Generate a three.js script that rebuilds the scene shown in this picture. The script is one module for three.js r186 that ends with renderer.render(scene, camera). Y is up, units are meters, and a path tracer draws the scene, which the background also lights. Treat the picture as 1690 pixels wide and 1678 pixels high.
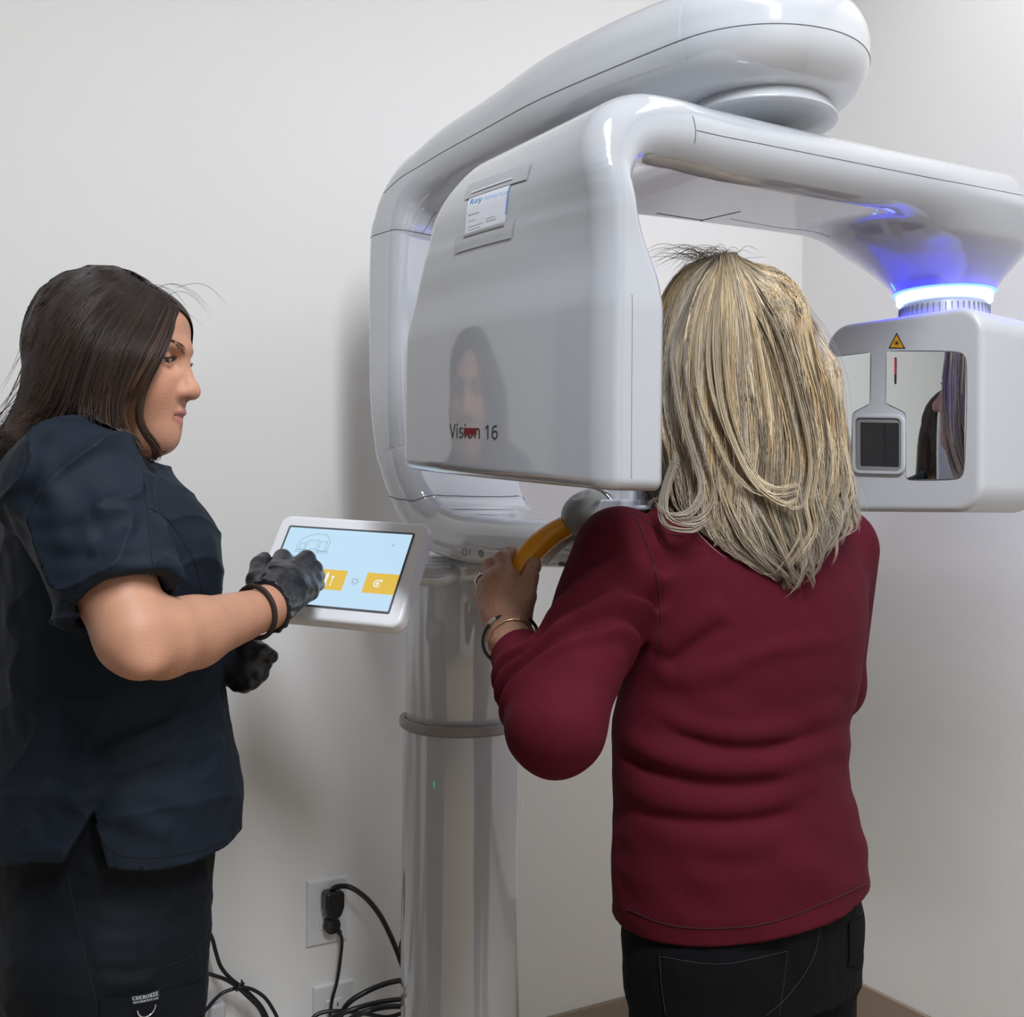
import * as THREE from 'three';
import { RoundedBoxGeometry } from 'three/addons/geometries/RoundedBoxGeometry.js';
import { RectAreaLightUniformsLib } from 'three/addons/lights/RectAreaLightUniformsLib.js';
import { mergeGeometries } from 'three/addons/utils/BufferGeometryUtils.js';
import { ImprovedNoise } from 'three/addons/math/ImprovedNoise.js';

// ---------------------------------------------------------------- camera, lights, exposure
const V = (x, y, z) => new THREE.Vector3(x, y, z);
const scene = new THREE.Scene();
const FOC = 1800, CX = 845, CY = 839, EYE = 1.25;              // focal length in pixels of the 1690 x 1678 frame
const camera = new THREE.PerspectiveCamera(2 * Math.atan(839 / FOC) * 180 / Math.PI, 1690 / 1678, 0.05, 30);
camera.position.set(0, EYE, 0);
camera.rotation.set(0, 0, 0.0075);
camera.updateMatrixWorld();
scene.add(camera);
const renderer = new THREE.WebGLRenderer({ antialias: true });
renderer.toneMapping = THREE.LinearToneMapping;
renderer.toneMappingExposure = 0.43;
renderer.shadowMap.enabled = true;
scene.background = new THREE.Color(0x000000);
RectAreaLightUniformsLib.init();
const ROOM_TURN = Math.atan2(0.496, 0.868);                      // the room's walls against the camera
const UNSEEN_KEY = { pos: V(0.47, 2.838, 0.06), w: 0.22, l: 1.6, intensity: 150, color: new THREE.Color().setRGB(0.94, 0.98, 1.045) };  // unseen lamp above the camera, placed for the spine's shadow on the wall
const UNSEEN_SIDE = { pos: V(0.92, 2.838, -1.55), w: 0.22, l: 1.2, intensity: 26, color: new THREE.Color().setRGB(0.97, 0.98, 1.0) };  // unseen lamp, placed to light the right wall and the corner
for (const L of [UNSEEN_KEY, UNSEEN_SIDE]) { const l = new THREE.RectAreaLight(L.color, L.intensity, L.w, L.l); l.position.copy(L.pos); l.rotation.order = 'YXZ'; l.rotation.set(-Math.PI / 2, ROOM_TURN, 0); scene.add(l); }

// ---------------------------------------------------------------- helpers
// the world point seen at a pixel of the photograph, at a distance d along the line of sight's forward axis
const at = (px, py, d) => V((px - CX) / FOC * d, (CY - py) / FOC * d, -d).applyQuaternion(camera.quaternion).add(camera.position);
const atA = (px, py, d) => at(px, py, d).toArray();
function rng(seed) { let s = seed >>> 0; return () => { s = (s + 0x6D2B79F5) >>> 0; let t = s; t = Math.imul(t ^ (t >>> 15), t | 1); t ^= t + Math.imul(t ^ (t >>> 7), t | 61); return ((t ^ (t >>> 14)) >>> 0) / 4294967296; }; }
const perlin = new ImprovedNoise();
const noise = (x, y, z) => perlin.noise(x + 31.7, y + 17.3, z + 5.9);
const clamp = (x, a = 0, b = 1) => x < a ? a : x > b ? b : x;
const sstep = (a, b, x) => { const t = clamp((x - a) / (b - a)); return t * t * (3 - 2 * t); };
const lerp = (a, b, t) => a + (b - a) * t;
const gauss = (x, s) => Math.exp(-x * x / (2 * s * s));
// piecewise smooth curve through [x, y] pairs
function curve(pts) {
  return x => {
    if (x <= pts[0][0]) return pts[0][1];
    for (let i = 1; i < pts.length; i++) if (x <= pts[i][0]) {
      const t = (x - pts[i - 1][0]) / (pts[i][0] - pts[i - 1][0]);
      const p0 = pts[Math.max(0, i - 2)], p1 = pts[i - 1], p2 = pts[i], p3 = pts[Math.min(pts.length - 1, i + 1)];
      const h = p2[0] - p1[0], m1 = (p2[1] - p0[1]) / (p2[0] - p0[0]) * h, m2 = (p3[1] - p1[1]) / (p3[0] - p1[0]) * h;
      const t2 = t * t, t3 = t2 * t;
      return (2 * t3 - 3 * t2 + 1) * p1[1] + (t3 - 2 * t2 + t) * m1 + (-2 * t3 + 3 * t2) * p2[1] + (t3 - t2) * m2;
    }
    return pts[pts.length - 1][1];
  };
}
const lut = (fn, lo, hi, n = 256) => { const t = new Float32Array(n + 2); for (let i = 0; i < n + 2; i++) t[i] = fn(lo + (hi - lo) * i / n); return x => { const f = clamp((x - lo) / (hi - lo)) * n, i = f | 0; return t[i] + (t[i + 1] - t[i]) * (f - i); }; };
// --- signed distance fields
const smin = (a, b, k) => { const h = Math.max(k - Math.abs(a - b), 0) / k; return Math.min(a, b) - h * h * k * 0.25; };
const smax = (a, b, k) => -smin(-a, -b, k);
function cap(a, b, ra, rb) {
  const bx = b[0] - a[0], by = b[1] - a[1], bz = b[2] - a[2], bb = bx * bx + by * by + bz * bz || 1e-9;
  return (x, y, z) => {
    const px = x - a[0], py = y - a[1], pz = z - a[2];
    let h = (px * bx + py * by + pz * bz) / bb; h = h < 0 ? 0 : h > 1 ? 1 : h;
    const dx = px - bx * h, dy = py - by * h, dz = pz - bz * h;
    return Math.sqrt(dx * dx + dy * dy + dz * dz) - (ra + (rb - ra) * h);
  };
}
// ellipsoid with its own axes: ax, ay, az unit arrays
function ell(c, r, X = [1, 0, 0], Y = [0, 1, 0], Z = [0, 0, 1]) {
  return (x, y, z) => {
    const px = x - c[0], py = y - c[1], pz = z - c[2];
    const u = (px * X[0] + py * X[1] + pz * X[2]), v = (px * Y[0] + py * Y[1] + pz * Y[2]), w = (px * Z[0] + py * Z[1] + pz * Z[2]);
    const a = u / r[0], b = v / r[1], d = w / r[2], k0 = Math.sqrt(a * a + b * b + d * d);
    const e = u / (r[0] * r[0]), f = v / (r[1] * r[1]), g = w / (r[2] * r[2]), k1 = Math.sqrt(e * e + f * f + g * g);
    return k1 < 1e-9 ? -Math.min(r[0], r[1], r[2]) : k0 * (k0 - 1) / k1;
  };
}
function rbox(c, h, r) {
  return (x, y, z) => {
    const qx = Math.abs(x - c[0]) - h[0] + r, qy = Math.abs(y - c[1]) - h[1] + r, qz = Math.abs(z - c[2]) - h[2] + r;
    const mx = Math.max(qx, 0), my = Math.max(qy, 0), mz = Math.max(qz, 0);
    return Math.sqrt(mx * mx + my * my + mz * mz) + Math.min(Math.max(qx, qy, qz), 0) - r;
  };
}
const rounded = (a, b, r) => { const x = Math.max(a + r, 0), y = Math.max(b + r, 0); return Math.sqrt(x * x + y * y) + Math.min(Math.max(a + r, b + r), 0) - r; };
// distance and position along a polyline in a plane
function polyDist(all) {
  const pts = [all[0]]; // drop points on straight runs
  for (let i = 1; i < all.length - 1; i++) { const a = pts[pts.length - 1], b = all[i], c = all[i + 1], t = Math.abs((b[0] - a[0]) * (c[1] - b[1]) - (b[1] - a[1]) * (c[0] - b[0])) / (Math.hypot(b[0] - a[0], b[1] - a[1]) * Math.hypot(c[0] - b[0], c[1] - b[1]) || 1); if (t > 0.012) pts.push(b); }
  pts.push(all[all.length - 1]);
  const segs = [], groups = []; let L = 0;
  for (let i = 1; i < pts.length; i++) { const [ax, ay] = pts[i - 1], [bx, by] = pts[i], l = Math.hypot(bx - ax, by - ay); segs.push([ax, ay, bx - ax, by - ay, l, L]); L += l; }
  for (let i = 0; i < segs.length; i += 5) { const g = segs.slice(i, i + 5), e = g[g.length - 1], q = [...g.map(s => [s[0], s[1]]), [e[0] + e[2], e[1] + e[3]]], cx = (q[0][0] + q[q.length - 1][0]) / 2, cy = (q[0][1] + q[q.length - 1][1]) / 2; groups.push([cx, cy, Math.max(...q.map(p => Math.hypot(p[0] - cx, p[1] - cy))), g]); }
  const gd = new Float64Array(groups.length);
  return { L, at(x, y, out) { let best = 1e9, first = 0;
    const scan = g => { for (let j = 0; j < g.length; j++) { const s = g[j], ux = s[2], uy = s[3]; let h = ((x - s[0]) * ux + (y - s[1]) * uy) / (s[4] * s[4]); h = h < 0 ? 0 : h > 1 ? 1 : h; const dx = x - s[0] - ux * h, dy = y - s[1] - uy * h, d = dx * dx + dy * dy; if (d < best) { best = d; out.s = s[5] + s[4] * h; } } };
    for (let i = 0; i < groups.length; i++) { const g = groups[i]; gd[i] = Math.hypot(x - g[0], y - g[1]) - g[2]; if (gd[i] < gd[first]) first = i; }
    scan(groups[first][3]); let r = Math.sqrt(best);
    for (let i = 0; i < groups.length; i++) if (i !== first && gd[i] < r) { scan(groups[i][3]); r = Math.sqrt(best); }
    out.d = r; return out; } };
}
// catmull-rom sampled points (arrays of any dimension)
function spline(pts, n) {
  const out = [], m = pts.length - 1;
  for (let k = 0; k <= n; k++) { const f = k / n * m, i = Math.min(Math.floor(f), m - 1), t = f - i, p = j => pts[clamp(i + j, 0, m)];
    out.push(p(0).map((_, c) => { const a = p(-1)[c], b = p(0)[c], d = p(1)[c], e = p(2)[c]; return 0.5 * (2 * b + (d - a) * t + (2 * a - 5 * b + 4 * d - e) * t * t + (3 * b - a - 3 * d + e) * t * t * t); })); }
  return out;
}
function gradient(f, x, y, z, e) {
  const a = f(x + e, y, z) - f(x - e, y, z), b = f(x, y + e, z) - f(x, y - e, z), c = f(x, y, z + e) - f(x, y, z - e);
  return [a / (2 * e), b / (2 * e), c / (2 * e)];
}
// surface nets over the blocks that the surface may cross; returns flat arrays
function netsOf(f, lo, hi, cell, { slack = 1.5, project = 2, ne = cell * 0.5 } = {}) {
  const B = 8, n = [0, 1, 2].map(i => Math.ceil((hi[i] - lo[i]) / cell / B) * B), [nx, ny, nz] = n, sx = nx + 1, sxy = sx * (ny + 1);
  const val = new Float32Array(sxy * (nz + 1)).fill(NaN), vid = new Int32Array(nx * ny * nz).fill(-1);
  const R = B * cell * 0.5 * Math.sqrt(3) * slack + cell, pos = [], blocks = [];
  for (let bz = 0; bz < nz; bz += B) for (let by = 0; by < ny; by += B) for (let bx = 0; bx < nx; bx += B) {
    if (Math.abs(f(lo[0] + (bx + B / 2) * cell, lo[1] + (by + B / 2) * cell, lo[2] + (bz + B / 2) * cell)) > R) continue;
    blocks.push([bx, by, bz]);
    for (let k = bz; k <= bz + B; k++) for (let j = by; j <= by + B; j++) for (let i = bx, q = bx + j * sx + k * sxy; i <= bx + B; i++, q++)
      if (val[q] !== val[q]) val[q] = f(lo[0] + i * cell, lo[1] + j * cell, lo[2] + k * cell) || 1e-9;
  }
  const off = [0, 1, sx, sx + 1, sxy, sxy + 1, sxy + sx, sxy + sx + 1];
  const E = [[0, 1], [2, 3], [4, 5], [6, 7], [0, 2], [1, 3], [4, 6], [5, 7], [0, 4], [1, 5], [2, 6], [3, 7]];
  for (const [bx, by, bz] of blocks) for (let k = bz; k < bz + B; k++) for (let j = by; j < by + B; j++) for (let i = bx; i < bx + B; i++) {
    const q = i + j * sx + k * sxy; let mask = 0;
    for (let c = 0; c < 8; c++) if (val[q + off[c]] < 0) mask |= 1 << c;
    if (mask === 0 || mask === 255) continue;
    let x = 0, y = 0, z = 0, m = 0;
    for (const [a, b] of E) if ((mask >> a & 1) !== (mask >> b & 1)) {
      const t = val[q + off[a]] / (val[q + off[a]] - val[q + off[b]]);
      x += lerp(a & 1, b & 1, t); y += lerp(a >> 1 & 1, b >> 1 & 1, t); z += lerp(a >> 2 & 1, b >> 2 & 1, t); m++;
    }
    vid[i + j * nx + k * nx * ny] = pos.length / 3;
    pos.push(lo[0] + (i + x / m) * cell, lo[1] + (j + y / m) * cell, lo[2] + (k + z / m) * cell);
  }
  const idx = [], quad = (a, b, c, d, flip) => { if (a < 0 || b < 0 || c < 0 || d < 0) return; flip ? idx.push(a, c, b, a, d, c) : idx.push(a, b, c, a, c, d); };
  const nxy = nx * ny;
  for (const [bx, by, bz] of blocks) for (let k = bz; k < bz + B; k++) for (let j = by; j < by + B; j++) for (let i = bx; i < bx + B; i++) {
    const q = i + j * sx + k * sxy, v = i + j * nx + k * nxy, s = val[q] < 0;
    if (j > 0 && k > 0 && s !== (val[q + 1] < 0)) quad(vid[v], vid[v - nx], vid[v - nx - nxy], vid[v - nxy], !s);
    if (i > 0 && k > 0 && s !== (val[q + sx] < 0)) quad(vid[v], vid[v - nxy], vid[v - 1 - nxy], vid[v - 1], !s);
    if (i > 0 && j > 0 && s !== (val[q + sxy] < 0)) quad(vid[v], vid[v - 1], vid[v - 1 - nx], vid[v - nx], !s);
  }
  const nor = new Float32Array(pos.length);
  for (let p = 0; p < pos.length; p += 3) {
    for (let it = 0; it < project; it++) { const d = f(pos[p], pos[p + 1], pos[p + 2]), g = gradient(f, pos[p], pos[p + 1], pos[p + 2], ne), gg = g[0] * g[0] + g[1] * g[1] + g[2] * g[2]; if (gg < 0.05) break; const s = clamp(d / gg, -cell * 0.6, cell * 0.6); pos[p] -= g[0] * s; pos[p + 1] -= g[1] * s; pos[p + 2] -= g[2] * s; }
    const g = gradient(f, pos[p], pos[p + 1], pos[p + 2], ne), l = Math.hypot(...g) || 1; nor[p] = g[0] / l; nor[p + 1] = g[1] / l; nor[p + 2] = g[2] / l;
  }
  return { pos, nor, idx };
}
// geometry from nets: uv(x, y, z, normal) in metres, color(x, y, z, normal) linear, only keep(centre) triangles
function netGeo({ pos, nor, idx }, { uv, color, keep } = {}) {
  const map = new Map(), P = [], N = [], U = [], C = [], I = [];
  const add = v => { let r = map.get(v); if (r === undefined) { r = P.length / 3; map.set(v, r); const p = v * 3, n = [nor[p], nor[p + 1], nor[p + 2]];
    P.push(pos[p], pos[p + 1], pos[p + 2]); N.push(...n);
    U.push(...(uv ? uv(pos[p], pos[p + 1], pos[p + 2], n) : [pos[p] + pos[p + 2] * 0.7, pos[p + 1]])); if (color) C.push(...color(pos[p], pos[p + 1], pos[p + 2], n)); } return r; };
  for (let i = 0; i < idx.length; i += 3) {
    if (keep) { const a = idx[i] * 3, b = idx[i + 1] * 3, c = idx[i + 2] * 3; if (!keep((pos[a] + pos[b] + pos[c]) / 3, (pos[a + 1] + pos[b + 1] + pos[c + 1]) / 3, (pos[a + 2] + pos[b + 2] + pos[c + 2]) / 3)) continue; }
    I.push(add(idx[i]), add(idx[i + 1]), add(idx[i + 2]));
  }
  const g = new THREE.BufferGeometry();
  g.setAttribute('position', new THREE.Float32BufferAttribute(P, 3)); g.setAttribute('normal', new THREE.Float32BufferAttribute(N, 3)); g.setAttribute('uv', new THREE.Float32BufferAttribute(U, 2));
  if (color) g.setAttribute('color', new THREE.Float32BufferAttribute(C, 3));
  g.setIndex(I); return g;
}
const field = (f, lo, hi, cell, o = {}) => { const t0 = Date.now(), g = netGeo(netsOf(f, lo, hi, cell, o), o); if (TIMING && Date.now() - t0 > 400) console.log('field', Date.now() - t0, 'ms', g.attributes.position.count, new Error().stack.split('\n')[2].trim().slice(-12)); return g; };
const TIMING = false;
// a tube through points, with a radius per point fraction
function tube(pts, r, { sides = 10, seg = 0, closed = false, flat = 1 } = {}) {
  const c = new THREE.CatmullRomCurve3(pts.map(p => p.isVector3 ? p : V(...p)), closed), n = seg || Math.max(8, pts.length * 6);
  const g = new THREE.TubeGeometry(c, n, 1, sides, closed), p = g.attributes.position, q = g.attributes.normal, rad = typeof r === 'function' ? r : () => r;
  for (let i = 0; i <= n; i++) { const o = c.getPointAt(closed ? (i % n) / n : i / n), rr = rad(i / n); for (let j = 0; j <= sides; j++) { const k = i * (sides + 1) + j; p.setXYZ(k, o.x + q.getX(k) * rr, o.y + q.getY(k) * rr, o.z + q.getZ(k) * rr); } }
  if (closed) return g;
  const P = [...p.array], N = [...q.array], U = [...g.attributes.uv.array], I = [...g.index.array];
  for (const e of [0, n]) { const o = c.getPointAt(e / n), t = c.getTangentAt(e / n).multiplyScalar(e ? 1 : -1), b = P.length / 3; P.push(o.x + t.x * rad(e / n) * .5, o.y + t.y * rad(e / n) * .5, o.z + t.z * rad(e / n) * .5); N.push(t.x, t.y, t.z); U.push(0, 0);
    for (let j = 0; j < sides; j++) { const k = e * (sides + 1) + j; e ? I.push(k, k + 1, b) : I.push(k + 1, k, b); } }
  const h = new THREE.BufferGeometry(); h.setAttribute('position', new THREE.Float32BufferAttribute(P, 3)); h.setAttribute('normal', new THREE.Float32BufferAttribute(N, 3)); h.setAttribute('uv', new THREE.Float32BufferAttribute(U, 2)); h.setIndex(I); return h;
}
const merge = list => list.length === 1 ? list[0] : mergeGeometries(list.map(g => { const h = g.index ? g.toNonIndexed() : g; for (const k of Object.keys(h.attributes)) if (!['position', 'normal', 'uv', 'color'].includes(k)) h.deleteAttribute(k); return h; }));
const lathe = (pts, n = 48) => new THREE.LatheGeometry(pts.map(p => new THREE.Vector2(p[0], p[1])), n);
// a frame at an origin with axes x, y, z (y x z right-handed)
const basis = (o, x, y, z) => new THREE.Matrix4().makeBasis(x, y, z).setPosition(o);
function frameTo(o, z, up = V(0, 1, 0)) { const zz = z.clone().normalize(), x = up.clone().cross(zz).normalize(), y = zz.clone().cross(x); return basis(o, x, y, zz); }
// --- scene graph: everything is built in world coordinates and moved under its thing
const used = {};
const numbered = n => { used[n] = (used[n] ?? -1) + 1; return used[n] ? `${n}_${String(used[n]).padStart(3, '0')}` : n; };
function thing(name, label, category, base = [0, 0, 0], group) { const g = new THREE.Group(); g.name = numbered(name); g.position.set(...base); g.userData = { label, category }; if (group) g.userData.group = group; scene.add(g); return g; }
function part(name, geo, mat, parent, label) {
  const m = new THREE.Mesh(geo, mat); m.name = name; m.castShadow = m.receiveShadow = true;
  let p = parent; const o = V(0, 0, 0); while (p && p !== scene) { o.add(p.position); p = p.parent; }
  if (!geo.userData.moved) { geo.translate(-o.x, -o.y, -o.z); geo.userData.moved = true; }
  if (label) m.userData.label = label; parent.add(m); return m;
}
function single(name, geo, mat, label, category, group) { const m = new THREE.Mesh(geo, mat); m.name = numbered(name); m.castShadow = m.receiveShadow = true; m.userData = { label, category }; if (group) m.userData.group = group;
  geo.computeBoundingBox(); const c = geo.boundingBox.getCenter(V(0, 0, 0)); c.y = geo.boundingBox.min.y; geo.translate(-c.x, -c.y, -c.z); m.position.copy(c); scene.add(m); return m; }
function struct(name, geo, mat) { const m = new THREE.Mesh(geo, mat); m.name = name; m.castShadow = m.receiveShadow = true; m.userData.kind = 'structure'; scene.add(m); return m; }
// --- textures
function dataTex(w, h, fn, { srgb = false, repeat } = {}) { const d = new Uint8Array(w * h * 4); for (let y = 0; y < h; y++) for (let x = 0; x < w; x++) { const v = fn(x / w, y / h), q = (y * w + x) * 4; if (typeof v === 'number') d[q] = d[q + 1] = d[q + 2] = clamp(v) * 255; else { d[q] = clamp(v[0]) * 255; d[q + 1] = clamp(v[1]) * 255; d[q + 2] = clamp(v[2]) * 255; } d[q + 3] = 255; }
  const t = new THREE.DataTexture(d, w, h); t.magFilter = THREE.LinearFilter; t.minFilter = THREE.LinearMipmapLinearFilter; t.wrapS = t.wrapT = THREE.RepeatWrapping; if (srgb) t.colorSpace = THREE.SRGBColorSpace; if (repeat) t.repeat.set(...repeat); t.needsUpdate = true; return t; }
function canvasTex(w, h, draw) { const c = document.createElement('canvas'); c.width = w; c.height = h; draw(c.getContext('2d'), w, h); const t = new THREE.CanvasTexture(c); t.colorSpace = THREE.SRGBColorSpace; return t; }
const tnoise = (u, v, s, seed = 0) => { // tiling noise
  const a = u * Math.PI * 2, b = v * Math.PI * 2, r = s / 6.283; return noise(Math.cos(a) * r + seed, Math.sin(a) * r + Math.cos(b) * r * 1.37, Math.sin(b) * r); };
const rgb = (r, g, b) => new THREE.Color().setRGB(r, g, b);
// ---------------------------------------------------------------- materials
const wallBump = dataTex(256, 256, (u, v) => 0.5 + 0.25 * tnoise(u, v, 60) + 0.2 * tnoise(u, v, 140, 9), { repeat: [3, 3] });
const M = {
  wall: new THREE.MeshStandardMaterial({ color: rgb(0.80, 0.792, 0.77), roughness: 0.75, bumpMap: wallBump, bumpScale: 0.0002 }),
  unseenDarkWall: new THREE.MeshStandardMaterial({ color: rgb(0.11, 0.115, 0.125), roughness: 0.8, bumpMap: wallBump, bumpScale: 0.0006 }),  // wall out of view, kept dark for its reflection in the tube head
  ceiling: new THREE.MeshStandardMaterial({ color: rgb(0.86, 0.85, 0.83), roughness: 0.9 }),
  base: new THREE.MeshStandardMaterial({ color: rgb(0.30, 0.235, 0.18), roughness: 0.55 }),
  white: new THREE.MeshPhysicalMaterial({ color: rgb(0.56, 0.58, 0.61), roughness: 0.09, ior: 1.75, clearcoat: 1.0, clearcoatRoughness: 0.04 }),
  shadedWhite: new THREE.MeshPhysicalMaterial({ color: rgb(0.40, 0.415, 0.445), roughness: 0.10, ior: 1.8, clearcoat: 1.0, clearcoatRoughness: 0.05 }),  // darker copy of white; the arm's shade is put into the colour
  whiteSatin: new THREE.MeshPhysicalMaterial({ color: rgb(0.54, 0.555, 0.58), roughness: 0.32, ior: 1.5 }),
  panel: new THREE.MeshPhysicalMaterial({ color: rgb(0.84, 0.85, 0.87), roughness: 0.3, ior: 1.5 }),
  seam: new THREE.MeshStandardMaterial({ color: rgb(0.13, 0.135, 0.15), roughness: 0.7 }),
  grey: new THREE.MeshPhysicalMaterial({ color: rgb(0.25, 0.247, 0.24), roughness: 0.42 }),
  darkGrey: new THREE.MeshStandardMaterial({ color: rgb(0.10, 0.10, 0.11), roughness: 0.5 }),
  black: new THREE.MeshStandardMaterial({ color: rgb(0.012, 0.012, 0.014), roughness: 0.4 }),
  rubber: new THREE.MeshStandardMaterial({ color: rgb(0.012, 0.012, 0.013), roughness: 0.32 }),
  chrome: new THREE.MeshStandardMaterial({ color: rgb(0.75, 0.75, 0.77), roughness: 0.12, metalness: 1 }),
  mirror: new THREE.MeshStandardMaterial({ color: rgb(0.82, 0.86, 0.86), roughness: 0.015, metalness: 1 }),
};
// ---------------------------------------------------------------- room: back wall runs along U from the corner, right wall along W
const CORNER = at(1321, 839, 2.765), U_ = V(-0.868, 0, 0.496).normalize(), W_ = V(U_.z, 0, -U_.x).multiplyScalar(1);   // W_ points into the room, towards the camera
if (W_.dot(V(0, 0, 1)) < 0) W_.negate();
const ROOM = { u: 3.7, w: 4.3, h: 2.85, t: 0.12 };
const roomAt = (u, y, w) => V(CORNER.x + U_.x * u + W_.x * w, y, CORNER.z + U_.z * u + W_.z * w);
function roomBox(u0, u1, y0, y1, w0, w1, uvs = 1) {       // a box in the room's own axes, uv in metres
  const g = new THREE.BoxGeometry(Math.abs(u1 - u0), y1 - y0, Math.abs(w1 - w0)), p = g.attributes.position, uv = g.attributes.uv, n = g.attributes.normal;
  for (let i = 0; i < p.count; i++) { const x = p.getX(i) + (u0 + u1) / 2, y = p.getY(i), z = p.getZ(i) + (w0 + w1) / 2; uv.setXY(i, (Math.abs(n.getX(i)) > .5 ? z : x) * uvs, (Math.abs(n.getY(i)) > .5 ? z : y) * uvs); }
  g.translate(-(u0 + u1) / 2, (y0 + y1) / 2, (w0 + w1) / 2);
  g.applyMatrix4(new THREE.Matrix4().makeBasis(U_.clone().negate(), V(0, 1, 0), W_));
  g.translate(CORNER.x, 0, CORNER.z); return g;
}
const floorTex = dataTex(512, 512, (u, v) => { const n = 0.5 + 0.5 * tnoise(u, v, 30) * 0.6 + 0.12 * tnoise(u, v, 160, 4); return [0.62 + n * 0.10, 0.55 + n * 0.10, 0.46 + n * 0.10]; }, { srgb: true });
const floorMat = new THREE.MeshStandardMaterial({ map: floorTex, roughness: 0.45 });
{ const { u, w, h, t } = ROOM;
  struct('floor', roomBox(-t, u + t, -0.1, 0, -t, w + t), floorMat);
  struct('ceiling', roomBox(-t, u + t, h, h + 0.1, -t, w + t), M.ceiling);
  struct('wall_back', roomBox(0, u, 0, h, -t, 0), M.wall);
  struct('wall_right', roomBox(-t, 0, 0, h, -t, w), M.wall);
  struct('wall_left', roomBox(u, u + t, 0, h, -t, w + t), M.unseenDarkWall);  // unseen wall, dark to shape reflections and bounce on the tube head
  struct('wall_front', roomBox(-t, u, 0, h, w, w + t), M.wall);
  struct('baseboard_back', roomBox(0.012, u, 0, 0.135, 0, 0.012), M.base);
  struct('baseboard_right', roomBox(0, 0.012, 0, 0.135, 0, w), M.base);
}
for (const [L, label, glow] of [[UNSEEN_KEY, 'long narrow bright ceiling lamp out of view above the camera', 5], [UNSEEN_SIDE, 'long narrow dimmed ceiling lamp out of view, placed to light the right wall and corner', 3]]) {  // both fittings hang out of view and light the walls and machine
  const t = thing('ceiling_strip_lamp', label, 'lamp', L.pos.toArray()), m = new THREE.Matrix4().makeRotationY(ROOM_TURN).setPosition(L.pos.x, 0, L.pos.z);
  part('diffuser', new THREE.BoxGeometry(L.w, 0.006, L.l).translate(0, L.pos.y + 0.0045, 0).applyMatrix4(m), new THREE.MeshStandardMaterial({ color: 0xffffff, emissive: L.color, emissiveIntensity: glow }), t);
  for (const [dx, dz, w, h] of [[-.5, 0, 1, 0], [.5, 0, 1, 0], [0, -.5, 0, 1], [0, .5, 0, 1]]) part('frame', new THREE.BoxGeometry(w ? 0.03 : L.w + 0.06, 0.02, w ? L.l : 0.03).translate(dx * (L.w + 0.03), ROOM.h - 0.01, dz * (L.l + 0.03)).applyMatrix4(m), M.whiteSatin, t);
}
// ---------------------------------------------------------------- the dental scanner
const SC = thing('dental_scanner', 'large white dental x-ray scanner with a column, a curved overhead arm and a rotating gantry', 'medical scanner', [-0.088, 0, -1.98]);
// gantry axes: r from the tube head to the sensor box, t towards the camera; carriage axes: c from the column to the patient, q to the camera's left
const AX = V(0.33, 0, -1.555), GR = V(0.8336, 0, -0.5523).normalize(), GT = GR.clone().cross(V(0, 1, 0)).normalize();
const SP = V(-0.115, 0, -1.99), CC = V(0.7151, 0, 0.699).normalize(), CQ = CC.clone().cross(V(0, 1, 0)).normalize();
const GM = basis(AX, GR, V(0, 1, 0), GT), CM = basis(SP, CC, V(0, 1, 0), CQ);
// the point of a plane (frame matrix, z = offset) or local plane that a pixel shows
function onPlane(px, py, o, n) { const p = at(px, py, 1), d = p.sub(camera.position), k = o.clone().sub(camera.position).dot(n) / d.dot(n); return camera.position.clone().add(d.multiplyScalar(k)); }
const toLocal = (m, v) => v.clone().applyMatrix4(m.clone().invert());
// --- gantry field in (r, y, t)
const neckR = curve([[1.20, -0.356], [1.485, -0.356], [1.52, -0.3595], [1.56, -0.372], [1.585, -0.377], [1.60, -0.377]]);
const headBend = [...spline([[-0.377, 1.60], [-0.3765, 1.614], [-0.3735, 1.631], [-0.362, 1.654], [-0.339, 1.680], [-0.302, 1.697], [-0.250, 1.7045], [-0.19, 1.707]], 42), [-0.10, 1.711], [0.20, 1.726], [0.49, 1.739]];
const neckL = lut(neckR, 1.2, 1.6);
const gantryPath = polyDist(headBend), gp = {};
const beamHalfT = lut(curve([[0, 0.203], [0.275, 0.203], [0.31, 0.198], [0.36, 0.187], [0.41, 0.181], [0.48, 0.167], [0.57, 0.146], [0.67, 0.13], [0.87, 0.122], [1.05, 0.122], [1.3, 0.128]]), 0, 1.4);
const beamMidT = lut(curve([[0, -0.033], [0.28, -0.033], [0.40, -0.014], [0.45, -0.012], [0.6, 0.012], [0.85, 0.02], [1.3, 0.02]]), 0, 1.4);
const beamHalfH = lut(curve([[0, 0.068], [0.275, 0.068], [0.31, 0.063], [0.375, 0.042], [0.42, 0.037], [0.55, 0.042], [1.3, 0.042]]), 0, 1.4);
const headBottom = t => 1.287 - 0.085 * (t + 0.03);
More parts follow.
